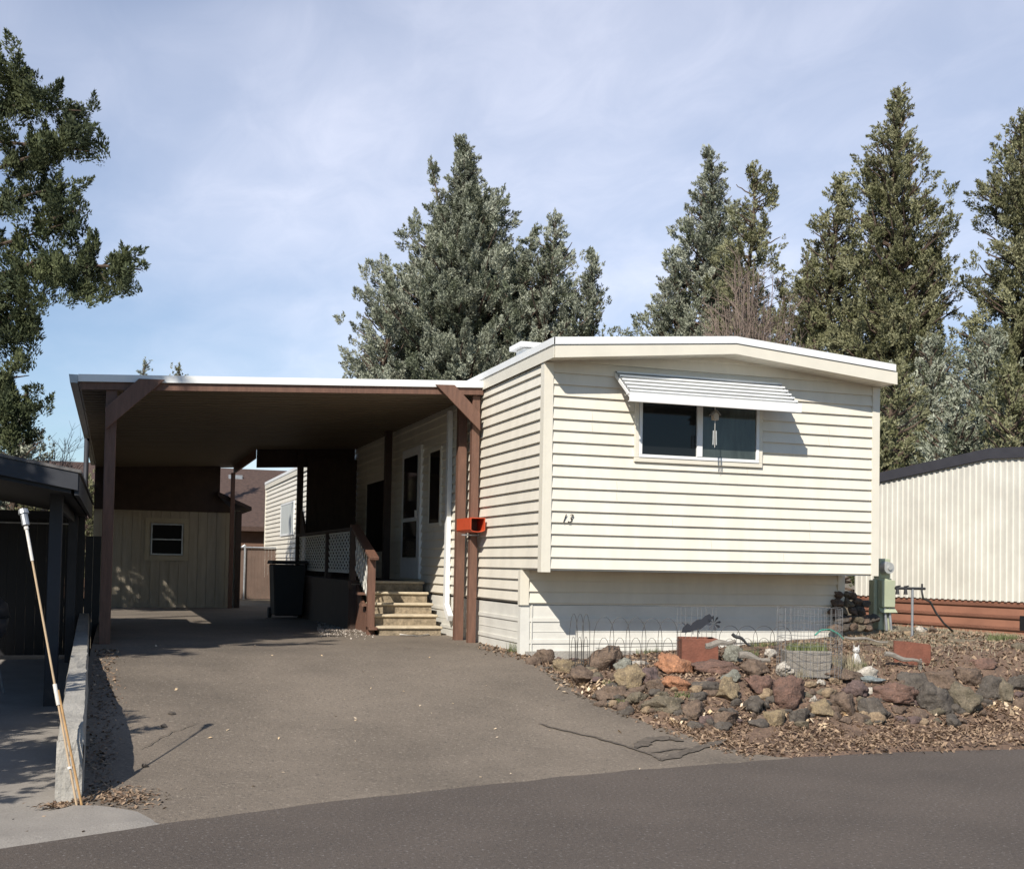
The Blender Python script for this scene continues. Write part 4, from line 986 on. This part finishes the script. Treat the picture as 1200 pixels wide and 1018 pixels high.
p = hitG(1016, 791, .03); tag(rock('stone_ornament', p, (.12, .09, .09), RM['white'], 77, sub=3), 'lumpy white ornament just right of the white cat figurines', 'ornament')
# coiled white ornament
p = hitG(921, 784, .06); o = thing('coiled_stone', tuple(p), 'whitish coiled stone ornament above the big red boulder', 'ornament')
b = MB()
for k in range(4):
    r = .085-.018*k; b.tube([(p[0]+r*math.cos(a)*1.15, p[1]-.02*k+.03*math.sin(a*2), p[2]+r*math.sin(a)*.85) for a in np.linspace(k, k+5.9, 20)], .017, 6)
b.build('coil', RM['white'], o, smooth=True)
b = MB(); b.lathe((p[0], p[1]+.03, p[2]-.07), [(.05, 0), (.09, .05), (.08, .1), (.03, .14)], 12); b.build('core', RM['white'], o, smooth=True)
# driftwood, white rock, broken box, timber edging
def plank(u0, v0, u1, v1, y, wd, th_, m, name, lb, cat_='wood'):
    a, c = PY(u0, v0, y), PY(u1, v1, y-.08); b = MB(); pts = [a+(c-a)*t+np.array((0, 0, .012*math.sin(9*t+u0))) for t in np.linspace(0, 1, 9)]
    k = len(b.v); b.tube(pts, [wd*(.6+.4*math.sin(math.pi*min(1, .25+t))) for t in np.linspace(0, 1, 9)], 7); return tag(b.build(name, M[m], None, origin=(a+c)/2), lb, cat_)
plank(827, 756, 862, 751, -1.15, .035, .02, 'wood', 'driftwood', 'grey driftwood piece resting on the rim of the terracotta planter')
plank(866, 766, 902, 775, -1.2, .04, .02, 'wood', 'driftwood', 'long weathered driftwood piece right of the grey block')
plank(858, 742, 880, 756, -1.05, .02, .02, 'rubber', 'driftwood', 'short black charred stick across the grey block')
plank(990, 746, 1040, 752, -.4, .018, .02, 'wood', 'branch', 'thin dead branch lying right of the caged planter')
p = hitG(860, 765, .10); tag(rock('stone_block', p, (.12, .10, .11), RM['grey'], 31, sub=4), 'upright grey stone block right of the terracotta planter', 'rock')
p = hitG(904, 766, .05); tag(rock('rock', p, (.10, .09, .06), RM['white'], 32, sub=3), 'white rounded rock above the driftwood', 'rock')
bx0 = hitG(1068, 777, 0); zb0 = float(G(bx0[0], bx0[1])); s = ((bx0-CAM)@fw)/F
o = thing('broken_terracotta_box', (bx0[0], bx0[1], zb0), 'broken terracotta box panel standing in the dry grass', 'planter')
b = MB(); b.prism([(*rot2(-21*s, 0, bx0[:2], -.22), zb0-.02), (*rot2(23*s, 0, bx0[:2], -.22), zb0-.02), (*rot2(23*s, 0, bx0[:2], -.22), zb0+22*s), (*rot2(-4*s, 0, bx0[:2], -.22), zb0+25*s), (*rot2(-21*s, 0, bx0[:2], -.22), zb0+26*s)], (.01, .03, 0)); b.build('panel', M['brick'], o)
b = MB(); q = rot2(23*s, .06, bx0[:2], -.22); b.box(q[0]-.02, q[0]+.01, q[1]-.04, q[1]+.22, zb0-.02, zb0+20*s); b.build('panel', M['brick'], o)
plank(1037, 766, 1080, 776, -1.7, .028, .02, 'wood', 'edging_log', 'white weathered log edging in front of the broken terracotta box')
plank(1078, 786, 1079, 772, -1.75, .02, .02, 'wood', 'edging_stake', 'short wooden stake at the end of the white log edging')
# birdhouse and chime hanging under the awning
by_ = -.30; bp = PY(838, 487, by_)
o = thing('hanging_birdhouse', (bp[0], by_, bp[2]), 'tiny wooden birdhouse with wind chime hanging in front of right window pane', 'wind chime')
b = MB(); x, z = bp[0], bp[2]; b.prism([(x-.032, by_-.03, z-.05), (x+.032, by_-.03, z-.05), (x+.032, by_-.03, z+.01), (x, by_-.03, z+.040), (x-.032, by_-.03, z+.01)], (0, .06, 0)); b.build('house', M['birdwood'], o)
b = MB(); b.prism([(x-.055, by_-.04, z+.0), (x, by_-.04, z+.05), (x+.055, by_-.04, z+.0), (x+.055, by_-.04, z+.012), (x, by_-.04, z+.064), (x-.055, by_-.04, z+.012)], (0, .08, 0)); b.build('roof', M['wood'], o)
b = MB(); b.tube([(x, by_, z+.06), (x, by_, 3.56)], .004, 5); b.tube([(x, by_, z-.05), (x, by_, z-.36)], .003, 5); b.build('cord', M['polewhite'], o)
b = MB()
for dx_ in (-.018, .016): b.tube([(x+dx_, by_, z-.17), (x+dx_*1.2, by_, z-.33)], .007, 6)
b.build('chime_tubes', M['metergrey'], o)
# ------------------------------------------------------------------ scattered ground stuff
def scatter(name, pts, size, m, flat=.5, kind='stuff', asp=1.6, lift=.01):
    n = len(pts); P = np.array(pts); a = NR.uniform(0, 6.28, n); s = size*NR.uniform(.5, 1.4, n)
    t1 = np.stack([np.cos(a), np.sin(a), NR.normal(0, flat, n)], 1); t2 = np.stack([-np.sin(a), np.cos(a), NR.normal(0, flat, n)], 1)
    s1 = (s*asp)[:, None]*t1; s2 = s[:, None]*t2
    Vv = np.stack([P-s1, P-s2*.8+s1*.1, P+s1, P+s2*.8], 1); Vv[:, :, 2] += lift
    Vv[:, 1, 2] += s*.15; Vv[:, 3, 2] += s*.25
    tt = np.repeat(NR.uniform(0, 1, n), 4)
    return structure(npmesh(name, Vv.reshape(-1, 3), np.arange(4*n).reshape(n, 4), m, tint=tt), kind)
def rp(n, f):
    out = []
    while len(out) < n:
        x, y = f()
        out.append((x, y, float(G(x, y))))
    return out
def bedpt():
    while True:
        x, y = R_.uniform(-.1, 7.5), R_.uniform(-3.25, .6)
        if x > xbed(y)-.05 and y > yroad(x)-.03: return x, y
scatter('leaf_litter', rp(15000, bedpt), .015, M['litter'])
def mulch():
    while True:
        x, y = R_.uniform(.5, 7.5), R_.triangular(-3.4, -1.9, -2.7)
        if x > xbed(y)-.1: return x, y
scatter('mulch', rp(8000, mulch), .009, M['litter'], asp=2.8)
def palep():
    r = R_.random()
    if r < .35: u = R_.uniform(1140, 1200); v = R_.gauss(826, 6)
    elif r < .55: u = R_.gauss(690, 14); v = R_.gauss(806, 5)
    elif r < .8: u = R_.uniform(780, 1010); v = R_.gauss(842, 7)
    else: u = R_.uniform(700, 1180); v = R_.uniform(815, 860)
    p = hitG(u, v, 0); return p[0], p[1]
scatter('pale_leaves', rp(260, palep), .020, M['paleleaf'], flat=.7, asp=1.3, lift=.02)
def edgep():
    r = R_.random()
    if r < .5: x, y = R_.gauss(-4.50, .07), R_.uniform(-3.9, 1.5)
    elif r < .8: x, y = R_.gauss(-4.38, .13), R_.gauss(-4.1, .13)
    elif r < .9: x, y = R_.gauss(-5.1, .2), R_.gauss(-4.75, .1)
    else: x, y = R_.gauss(-4.72, .07), R_.gauss(-4.2, .04)
    return max(x, -4.61) if y > -3.95 else x, y
pts = [(x, y, max(z, 0.01)) for x, y, z in rp(1500, edgep)]
scatter('wall_foot_litter', pts, .010, M['litter'], asp=1.9, flat=.4)
def strayp(): return R_.uniform(-4.4, .2), R_.uniform(-4, 2.)
scatter('stray_leaves', rp(60, strayp), .010, M['paleleaf'], asp=1.5, flat=.3, lift=.012)
def rubblept():
    u = R_.uniform(560, 860); v = np.interp(u, [560, 620, 700, 790, 860], [757, 771, 813, 848, 868])+R_.gauss(0, 3); p = hitG(u, v); return p[0], p[1]
scatter('edge_debris', rp(1500, rubblept), .012, M['litter'], flat=.6, asp=1.7)
def gravp():
    u = R_.uniform(372, 440); v = R_.gauss(735, 4.5); p = hitG(u, v); return min(p[0], -1.05), p[1]
scatter('gravel', rp(3000, gravp), .011, M['gravel'], flat=.8, asp=1.1)
# pine cones / dark bits on the driveway
for u, v, wh in ((201, 836, 'farthest from the road'), (170, 897, 'nearest the concrete wall end'), (192, 850, 'in the middle of the three')):
    p = hitG(u, v, .015); tag(rock('pine_cone', p, (.035, .03, .02), RM['dark'], int(u), sub=2), 'small dark pine cone on the driveway, '+wh, 'pine cone', 'pine cones on the driveway')
# weeds and dry grass
V = []; Fq = []; T = []
for u, v, n, h in ((610, 765, 120, .16), (735, 758, 200, .10), (700, 756, 120, .09), (760, 765, 120, .08), (870, 770, 260, .12), (895, 758, 200, .10), (648, 760, 80, .06), (740, 822, 150, .05), (800, 815, 100, .06), (715, 800, 60, .05), (1175, 750, 300, .10), (1005, 780, 80, .08)):
    p = hitG(u, v, 0); p[2] -= .01; blades(p, n, .16 if n > 100 else .08, .06, h, -YAW, .004, .9)
structure(npmesh('weeds', np.array(V), np.array(Fq), M['grass'], tint=T), 'stuff')
V = []; Fq = []; T = []
for i in range(9000):
    x, y = R_.uniform(2.9, 9.5), R_.uniform(-1.9, 2.4)
    if x < 4.4 and y > .5: continue
    k = len(V); c = (x, y, float(G(x, y))-.01); h = R_.uniform(.02, .075); th_ = R_.uniform(0, 6.28); l = R_.uniform(0, 1.2)*h; wd = .004
    V.extend([(x-math.sin(th_)*wd, y+math.cos(th_)*wd, c[2]), (x+math.sin(th_)*wd, y-math.cos(th_)*wd, c[2]), (x+math.cos(th_)*l, y+math.sin(th_)*l, c[2]+h)]); Fq.append((k, k+1, k+2)); T.extend([R_.random()]*3)
structure(npmesh('dry_grass', np.array(V), np.array(Fq), M['drygrass'], tint=T), 'stuff')
V = []; Fq = []; T = []
for i in range(70):   # dry stalks in the bed
    u, v = R_.uniform(920, 1010), R_.uniform(778, 796); p = hitG(u, v); blades(p, 14, .07, .05, .16, 0, .003, .8)
structure(npmesh('dry_stalks', np.array(V), np.array(Fq), M['drygrass'], tint=T), 'stuff')
# ------------------------------------------------------------------ trees
def limb_tube(mb, pts, r0, r1, n=6): mb.tube(pts, [r0+(r1-r0)*i/(len(pts)-1) for i in range(len(pts))], n, cap=False)
def foliage(C, Rr, T, dens, size, rng, upb=.35, asp=2.9, A=None):
    # C plume centres, Rr radii, T tint, A plume directions ; returns verts, faces, tint
    n = np.maximum(6, (dens*2.9*Rr**2*np.pi*4).astype(int)); idx = np.repeat(np.arange(len(C)), n); N_ = len(idx)
    if A is None: A = rng.normal(0, .5, (len(C), 3)); A[:, 2] += .8
    A = A/np.linalg.norm(A, axis=1)[:, None]; a_ = A[idx]; size = size*.56
    d = rng.normal(0, 1, (N_, 3)); d -= a_*(d*a_).sum(1)[:, None]; d /= np.linalg.norm(d, axis=1)[:, None]
    s_ = rng.beta(1.5, 1.7, N_)*2.9-1.05; rad = np.clip(1.0-((s_+.25)/1.9)**2, 0, 1)**.9*rng.uniform(.1, 1., N_)**.6
    rad *= np.where(s_ > .4, .75, 1)
    P = C[idx]+a_*(s_*Rr[idx])[:, None]+d*(rad*Rr[idx]*.85)[:, None]
    ax = a_*.85+d*.75+rng.normal(0, .35, (N_, 3)); ax[:, 2] += upb*.6; ax /= np.linalg.norm(ax, axis=1)[:, None]
    sd = np.cross(ax, rng.normal(0, 1, (N_, 3))); sd /= np.linalg.norm(sd, axis=1)[:, None]+1e-9
    s = size*rng.uniform(.55, 1.35, N_)
    a = P-ax*s[:, None]*.5; b = P+sd*(s/asp)[:, None]; c = P+ax*s[:, None]*asp*.45; e = P-sd*(s/asp)[:, None]
    V = np.stack([a, b, c, e], 1).reshape(-1, 3); F_ = np.arange(4*N_).reshape(-1, 4)
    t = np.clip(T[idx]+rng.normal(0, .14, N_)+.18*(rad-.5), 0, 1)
    return V, F_, np.repeat(t, 4)
def conifer(name, base, H, rad, lb, cat, seed, m='leafA', prof=None, spires=(), zmin=.05, nl=170, dens=150, size=.085, clump=.42, group=None, sparse=0., rise=.45, trunk_r=.22, cutlow=0.0, azr=None, leanx=0.):
    rng = np.random.default_rng(seed); rr = random.Random(seed)
    root = thing(name, tuple(base), lb, cat, group); bx, by, bz = base
    Cs = []; Rs = []; Ts = []; As = []; lm = MB()
    def axis_pt(h, ox, oy, top): return np.array((bx+ox*(h/top)**1.3+.15*math.sin(h*.9+seed)+leanx*h, by+oy*(h/top)**1.3, bz+h))
    stems = [(0, 0, H, rad, 1.)]+list(spires)
    for si, (ox, oy, h_, r_, share) in enumerate(stems):
        tp = [axis_pt(h_*t, ox, oy, h_) for t in np.linspace(0, 1, 14)]
        limb_tube(lm, tp, trunk_r*(1 if si == 0 else .6), .02, 8)
        n = int(nl*share)
        for i in range(n):
            t = zmin+(1-zmin)*((i+rr.random())/n)**.85
            a = rr.uniform(0, 2*math.pi) if azr is None else rr.uniform(*azr); pr = prof(t) if prof else (1-t)**.75*(1.0 if t > .12 else .75)
            L_ = max(.18, r_*pr*rr.uniform(.62, 1.12)); p0 = axis_pt(h_*t, ox, oy, h_)
            dirh = np.array((math.cos(a), math.sin(a), 0)); pts = []
            rs_ = rise*rr.uniform(.6, 1.1)*(.5+t); droop = rr.uniform(-.05, .25)*(1-t)
            for s in np.linspace(0, 1, 7):
                pts.append(p0+dirh*L_*s+np.array((0, 0, L_*(rs_*s**1.4-droop*s)))+np.array((rr.gauss(0, .05), rr.gauss(0, .05), rr.gauss(0, .03)))*L_*.4)
            limb_tube(lm, pts, max(.018, .045*L_**.6), .012, 5)
            tb = np.clip(rr.gauss(.5, .28), 0, 1)
            nc_ = max(2, int(L_/.26))
            for j in range(nc_):
                s = .30+.75*(j+rr.random()*.8)/nc_
                if rr.random() < sparse: continue
                s = min(s, 1.03); q = pts[0]+(pts[-1]-pts[0])*s if s > 1 else pts[int(s*6)]+(pts[min(6, int(s*6)+1)]-pts[int(s*6)])*(s*6-int(s*6))
                sp_ = clump*(1.1-.35*s)*rr.uniform(.7, 1.2)*min(1, .45+L_*.45)
                off = np.array((rr.gauss(0, 1), rr.gauss(0, 1), rr.gauss(.2, .6)))*clump*.62*min(1, L_)
                Cs.append(q+off); Rs.append(sp_*.42); Ts.append(tb+rr.gauss(0, .12)); As.append(dirh*.75+np.array((rr.gauss(0, .3), rr.gauss(0, .3), .55+rr.gauss(0, .25))))
                # upward tuft
                if rr.random() < .7:
                    Cs.append(q+off*.6+np.array((rr.gauss(0, .1), rr.gauss(0, .1), sp_*.62))); Rs.append(sp_*.26); Ts.append(tb+.1); As.append(dirh*.25+np.array((rr.gauss(0, .15), rr.gauss(0, .15), 1.)))
        for j in range(6):   # leader tip
            Cs.append(axis_pt(h_*(1-.008*j*j), ox, oy, h_)+np.array((0, 0, .1-.1*j))); Rs.append(.07+.03*j); Ts.append(.5); As.append(np.array((0, 0, 1.)))
    Cs = np.array(Cs); Rs = np.array(Rs); As = np.array(As); Ts = np.clip(np.array(Ts), 0, 1)
    if cutlow > 0:
        k = Cs[:, 2] > bz+cutlow; Cs, Rs, Ts, As = Cs[k], Rs[k], Ts[k], As[k]
    V, F_, t = foliage(Cs, Rs, Ts, dens, size, rng, A=As)
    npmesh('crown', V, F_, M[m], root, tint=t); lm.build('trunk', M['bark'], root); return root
def place(u, vtop, dep, gz=.55):
    p = PD(u, vtop, dep); return (float(p[0]), float(p[1]), gz), float(p[2])-gz
GT = 'juniper trees behind the home'
bse, H = place(548, 170, 42)
sc_ = 42/F
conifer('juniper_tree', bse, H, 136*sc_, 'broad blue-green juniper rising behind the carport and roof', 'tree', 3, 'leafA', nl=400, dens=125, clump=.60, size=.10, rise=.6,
        prof=lambda t: np.interp(t, [0, .33, .45, .62, .76, .86, .95, 1], [.9, 1, .96, .72, .38, .18, .08, .03]), spires=((80*sc_, 0, H*.82, 52*sc_, .3), (-40*sc_, 0, H*.95, 44*sc_, .16)), cutlow=3.2, group=GT, sparse=.06)
for u, vt, r_, lb, sd in ((646, 256, 70, 'lower juniper joined to the right side of the broad one', 91), (690, 300, 50, 'smallest juniper of the group ending just left of the roof peak', 92), (455, 330, 42, 'low juniper at the left foot of the broad one', 93)):
    bse, H = place(u, vt, 40); sc_ = 40/F
    conifer('juniper_tree', bse, H, r_*sc_, lb, 'tree', sd, 'leafA', nl=170, dens=125, clump=.52, size=.095, rise=.7, prof=lambda t: np.interp(t, [0, .4, .65, .85, 1], [1, 1, .8, .4, .05]), cutlow=3., group=GT, sparse=.06)
bse, H = place(833, 178, 43); sc_ = 43/F
conifer('juniper_tree', bse, H, 92*sc_, 'bluish juniper with narrow pointed top behind the front window side', 'tree', 8, 'leafA', nl=260, dens=125, clump=.55, size=.10, rise=.6,
        prof=lambda t: np.interp(t, [0, .3, .5, .7, .88, 1], [1, .95, .80, .56, .26, .04]), spires=((-45*sc_, 0, H*.74, 45*sc_, .25),), cutlow=3.5, group=GT, sparse=.1)
bse, H = place(880, 197, 40); sc_ = 40/F
conifer('juniper_tree', bse, H, 45*sc_, 'darker round topped juniper beside the bluish pointed one', 'tree', 21, 'leafB', nl=130, dens=130, clump=.60, size=.095,
        prof=lambda t: np.interp(t, [0, .4, .6, .8, .93, 1], [1, .9, .9, .75, .5, .15]), cutlow=3.5, group=GT, sparse=.15)
bse, H = place(1053, 110, 36); sc_ = 36/F
conifer('juniper_tree', bse, H, 76*sc_, 'tallest green juniper with conical spire on the right', 'tree', 5, 'leafB', nl=330, dens=125, clump=.50, size=.09, rise=.7,
        prof=lambda t: np.interp(t, [0, .2, .5, .7, .85, 1], [1, 1, .9, .68, .40, .04]), spires=((42*sc_, -.3, H*.72, 34*sc_, .2), (-30*sc_, .3, H*.85, 40*sc_, .2)), cutlow=2, group=GT, sparse=.06)
bse, H = place(978, 212, 37.5); sc_ = 37.5/F
conifer('juniper_tree', bse, H, 72*sc_, 'green juniper forming the lower shoulder left of the tallest one', 'tree', 15, 'leafB', nl=230, dens=125, clump=.50, size=.09, rise=.6,
        prof=lambda t: np.interp(t, [0, .2, .5, .75, .9, 1], [1.1, 1.1, .95, .6, .3, .06]), spires=((-40*sc_, -.3, H*.8, 34*sc_, .25),), cutlow=2, group=GT, sparse=.06)
bse, H = place(1203, 138, 33); sc_ = 33/F
conifer('juniper_tree', bse, H, 84*sc_, 'full green juniper cut off by the right edge', 'tree', 6, 'leafB', nl=260, dens=130, clump=.52, size=.088, rise=.6,
        prof=lambda t: np.interp(t, [0, .2, .5, .75, .9, 1], [1, 1, .88, .66, .38, .05]), cutlow=1.5, group=GT, sparse=.08)
for u, vt, dep, r_, lb, m_, sd in ((1095, 402, 31, 70, 'shrubby blue-green juniper below the tallest tree', 'leafA', 31), (1158, 392, 29, 66, 'greyish bushy juniper above the ribbed metal home', 'leafA', 32), (1048, 430, 27, 58, 'low green juniper touching the right roof corner', 'leafB', 33), (948, 300, 40, 55, 'dark green juniper between the two tree groups', 'leafB', 35), (775, 330, 44, 38, 'small bluish juniper left of the pointed one', 'leafA', 36), (1118, 470, 24, 62, 'lowest bluish juniper just above the dark metal roof edge', 'leafA', 37), (1190, 440, 23, 60, 'bushy juniper over the right end of the dark roof edge', 'leafB', 38), (1035, 500, 21.5, 40, 'young juniper between the home and the ribbed metal home', 'leafB', 39), (915, 330, 41, 40, 'juniper top right of the leafless reddish shrub', 'leafB', 43)):
    bse, H = place(u, vt, dep); sc_ = dep/F
    conifer('juniper_shrub', bse, H, r_*sc_, lb, 'tree', sd, m_, nl=130, dens=130, clump=.46, size=.08, rise=.6, prof=lambda t: np.interp(t, [0, .3, .6, .85, 1], [1, 1, .85, .5, .1]), cutlow=.3, group='smaller junipers behind the home', sparse=.06)
bse, H = place(1018, 640, 25); bse = (bse[0], bse[1], .6)
conifer('dark_shrub', bse, 1.9, .9, 'dark shrub seen below the overhanging end of the home', 'shrub', 40, 'leafC', nl=50, dens=200, clump=.3, size=.06, prof=lambda t: 1-.5*t)
# unseen shrubs added to cast shade on the slab, then the left trees
for (x_, y_, h_), lb_ in (((-7.5, -4.9, 2.9), 'unseen shrub added beyond the left edge to shade the slab, nearer the road'), ((-7.8, -2.9, 2.8), 'unseen shrub added beyond the left edge to shade the slab, by the charcoal carport'), ((-8.0, -1.0, 2.8), 'unseen shrub added beyond the left edge for shade, beside the charcoal carport post')):
    conifer('shade_shrub', (x_, y_, .05), h_, 1.0, lb_, 'shrub', 80, 'leafB', nl=110, dens=70, clump=.4, size=.12, rise=.3, prof=lambda t: np.interp(t, [0, .2, .8, 1], [.8, 1, 1, .4]))
conifer('juniper_tree', (-9.6, -3.0, .05), 10.5, 1.75, 'tall dense juniper just beyond the left edge shading the carport', 'tree', 71, 'leafB', nl=230, dens=45, clump=.6, size=.16, rise=.5,
        prof=lambda t: np.interp(t, [0, .2, .6, .85, 1], [.8, 1, 1, .7, .1]), group=None)
conifer('juniper_tree', (-9.7, 10.6, .3), 11.2, 2.1, 'second dense juniper, added unseen beyond the left edge to shade the shed', 'tree', 72, 'leafB', nl=230, dens=45, clump=.6, size=.16, rise=.5,
        prof=lambda t: np.interp(t, [0, .2, .6, .85, 1], [.8, 1, 1, .7, .1]), group=None)  # unseen tree added to deepen the shade on the shed
bse, H = place(-45, -10, 21, .5); sc_ = 21/F
conifer('dark_juniper', bse, H, 85*sc_, 'dark open branched juniper reaching in at the left edge', 'tree', 14, 'leafC', nl=56, dens=240, clump=.44, size=.07, sparse=.3, rise=.25,
        prof=lambda t: np.interp(t, [0, .12, .27, .33, .45, .60, .75, .86, 1], [.35, .62, .62, .30, .70, .75, 1.15, .8, .3]), cutlow=2.6, trunk_r=.3)
def limb_tree_branch():
    rng = np.random.default_rng(5); rr = random.Random(9)
    root = [o for o in S.objects if o.name.startswith('dark_juniper')][0]
    P = [PD(u, v, 21+dd) for u, v, dd in ((-30, 330, 0), (20, 318, -.1), (60, 312, -.2), (95, 312, -.3), (130, 312, -.3), (165, 316, -.3))]
    lm = MB(); limb_tube(lm, P, .07, .015, 6); lm.build('limb', M['bark'], root); C_ = []; R2 = []; T2 = []
    tw = [((70, 312), (95, 340)), ((95, 312), (110, 350)), ((110, 312), (130, 340)), ((90, 312), (110, 288)), ((130, 312), (155, 332)), ((50, 312), (70, 335)), ((120, 312), (145, 300)), ((20, 318), (60, 300)), ((60, 312), (78, 326))]
    for a, c in tw:
        A_, B2 = PD(*a, 20.8), PD(*c, 20.6); lm = MB(); limb_tube(lm, [A_, (A_+B2)/2+np.array((0, 0, .05)), B2], .025, .008, 5); lm.build('limb', M['bark'], root)
        for s in np.linspace(.25, 1.05, 6): C_.append(A_+(B2-A_)*s+rng.normal(0, .09, 3)); R2.append(rr.uniform(.10, .2)); T2.append(rr.random())
    for s in np.linspace(.15, 1, 34):
        k = s*5; i = min(4, int(k)); q = P[i]+(P[i+1]-P[i])*(k-i)
        C_.append(q+np.array((rr.gauss(0, .14), rr.gauss(0, .3), rr.gauss(-.02, .12)))); R2.append(rr.uniform(.12, .22)); T2.append(rr.random())
    for (ua, va), (ub, vb), n in (((0, 60), (40, 92), 12), ((0, 190), (100, 160), 26), ((20, 110), (95, 130), 22), ((0, 230), (80, 215), 22), ((0, 150), (110, 178), 22), ((0, 380), (44, 350), 18), ((0, 470), (40, 475), 16), ((0, 280), (75, 262), 20), ((60, 250), (95, 245), 10), ((-10, 345), (42, 335), 14), ((-10, 400), (44, 385), 14), ((-10, 435), (34, 440), 14), ((-10, 500), (32, 512), 14), ((-10, 470), (38, 460), 12)):
        A_, B2 = PD(ua-20, va+14, 21), PD(ub, vb, 20.7); lm = MB(); limb_tube(lm, [A_, (A_+B2)/2, B2], .04, .008, 5); lm.build('limb', M['bark'], root)
        for s in np.linspace(.1, 1, n): C_.append(A_+(B2-A_)*s+rng.normal(0, .16, 3)); R2.append(rr.uniform(.12, .24)); T2.append(rr.random())
    V, F_, t = foliage(np.array(C_), np.array(R2), np.array(T2), 260, .07, rng)
    npmesh('limb_foliage', V, F_, M['leafC'], root, tint=t)
limb_tree_branch()
# tips above the carport roof and shrubs behind the left
for u, vt, dep, H_, r_, lb, sd, m_ in ((165, 426, 38, None, 12, 'small juniper tip showing above the carport roof', 51, 'leafA'), (205, 432, 39, None, 14, 'thin sprig of a tree top above the carport roof', 52, 'leafB')):
    bse, H = place(u, vt, dep); conifer('juniper_tree', bse, H, r_*dep/F*1.3, lb, 'tree', sd, m_, nl=60, dens=150, clump=.3, size=.08, cutlow=H-2.0, sparse=.2)
bse, H = place(12, 498, 30); conifer('bushy_tree', bse, H, 1.3, 'greyish bushy tree low at the left edge behind the charcoal roof', 'tree', 55, 'leafA', nl=80, dens=150, clump=.4, size=.08, prof=lambda t: 1-.5*t**3)
for u, vt, dep, lb, sd in ((50, 578, 30, 'leafy shrub beyond the black board fence', 56), (108, 570, 36, 'leafy shrub seen through the gap between carports', 57)):
    bse, H = place(u, vt, dep); conifer('leafy_shrub', bse, H, 1.2, lb, 'shrub', sd, 'leafB', nl=70, dens=170, clump=.35, size=.07, prof=lambda t: 1-.4*t**2)
# bare shrubs
def bare(name, u, vb, vt, dep, wpx, lb, seed, n=60, m='twig', gz=None, r0=.012):
    rr = random.Random(seed); top = PD(u, vt, dep); gz = .55; H = top[2]-gz; bx, by = float(top[0]), float(top[1]); sc = dep/F
    root = thing(name, (bx, by, gz), lb, 'shrub'); mb = MB()
    for i in range(n):
        a = rr.uniform(0, 6.28); sp_ = rr.random()**.6*wpx*sc*.5; h = H*(1-.35*(sp_/(wpx*sc*.5))**2)*rr.uniform(.8, 1.02)
        pts = [np.array((bx+rr.uniform(-.1, .1), by+rr.uniform(-.1, .1), gz))]
        for s in (.3, .6, .8, 1.): pts.append(np.array((bx+math.cos(a)*sp_*s**.8+rr.gauss(0, .06), by+math.sin(a)*sp_*s**.8+rr.gauss(0, .06), gz+h*s)))
        limb_tube(mb, pts, r0*2, r0*.4, 4)
        for s in range(9):
            t = rr.uniform(.45, .98); k = t*4; j = min(3, int(k)); q = pts[j]+(pts[j+1]-pts[j])*(k-j); L_ = rr.uniform(.25, .7); d = np.array((math.cos(a)+rr.gauss(0, .8), math.sin(a)+rr.gauss(0, .8), 1.6+rr.gauss(0, .4))); d /= np.linalg.norm(d)
            e_ = q+d*L_; mb.tube([q, q+d*L_*.5+np.array((0, 0, .03)), e_], [r0*.7, r0*.5, r0*.3], 3, cap=False)
            for _ in range(2):
                d3 = d+np.array((rr.gauss(0, .6), rr.gauss(0, .6), rr.gauss(0, .3))); mb.tube([q+d*L_*.6, q+d*L_*.6+d3*L_*.4], [r0*.5, r0*.25], 3, cap=False)
    mb.build('branches', M[m], root)
bare('bare_shrub', 876, 400, 305, 30, 150, 'leafless reddish-brown shrub behind the roof peak', 61, n=210, r0=.013)
bare('bare_shrub', 68, 540, 508, 26, 60, 'leafless thin tree above the charcoal carport roof', 62, n=26, r0=.008)
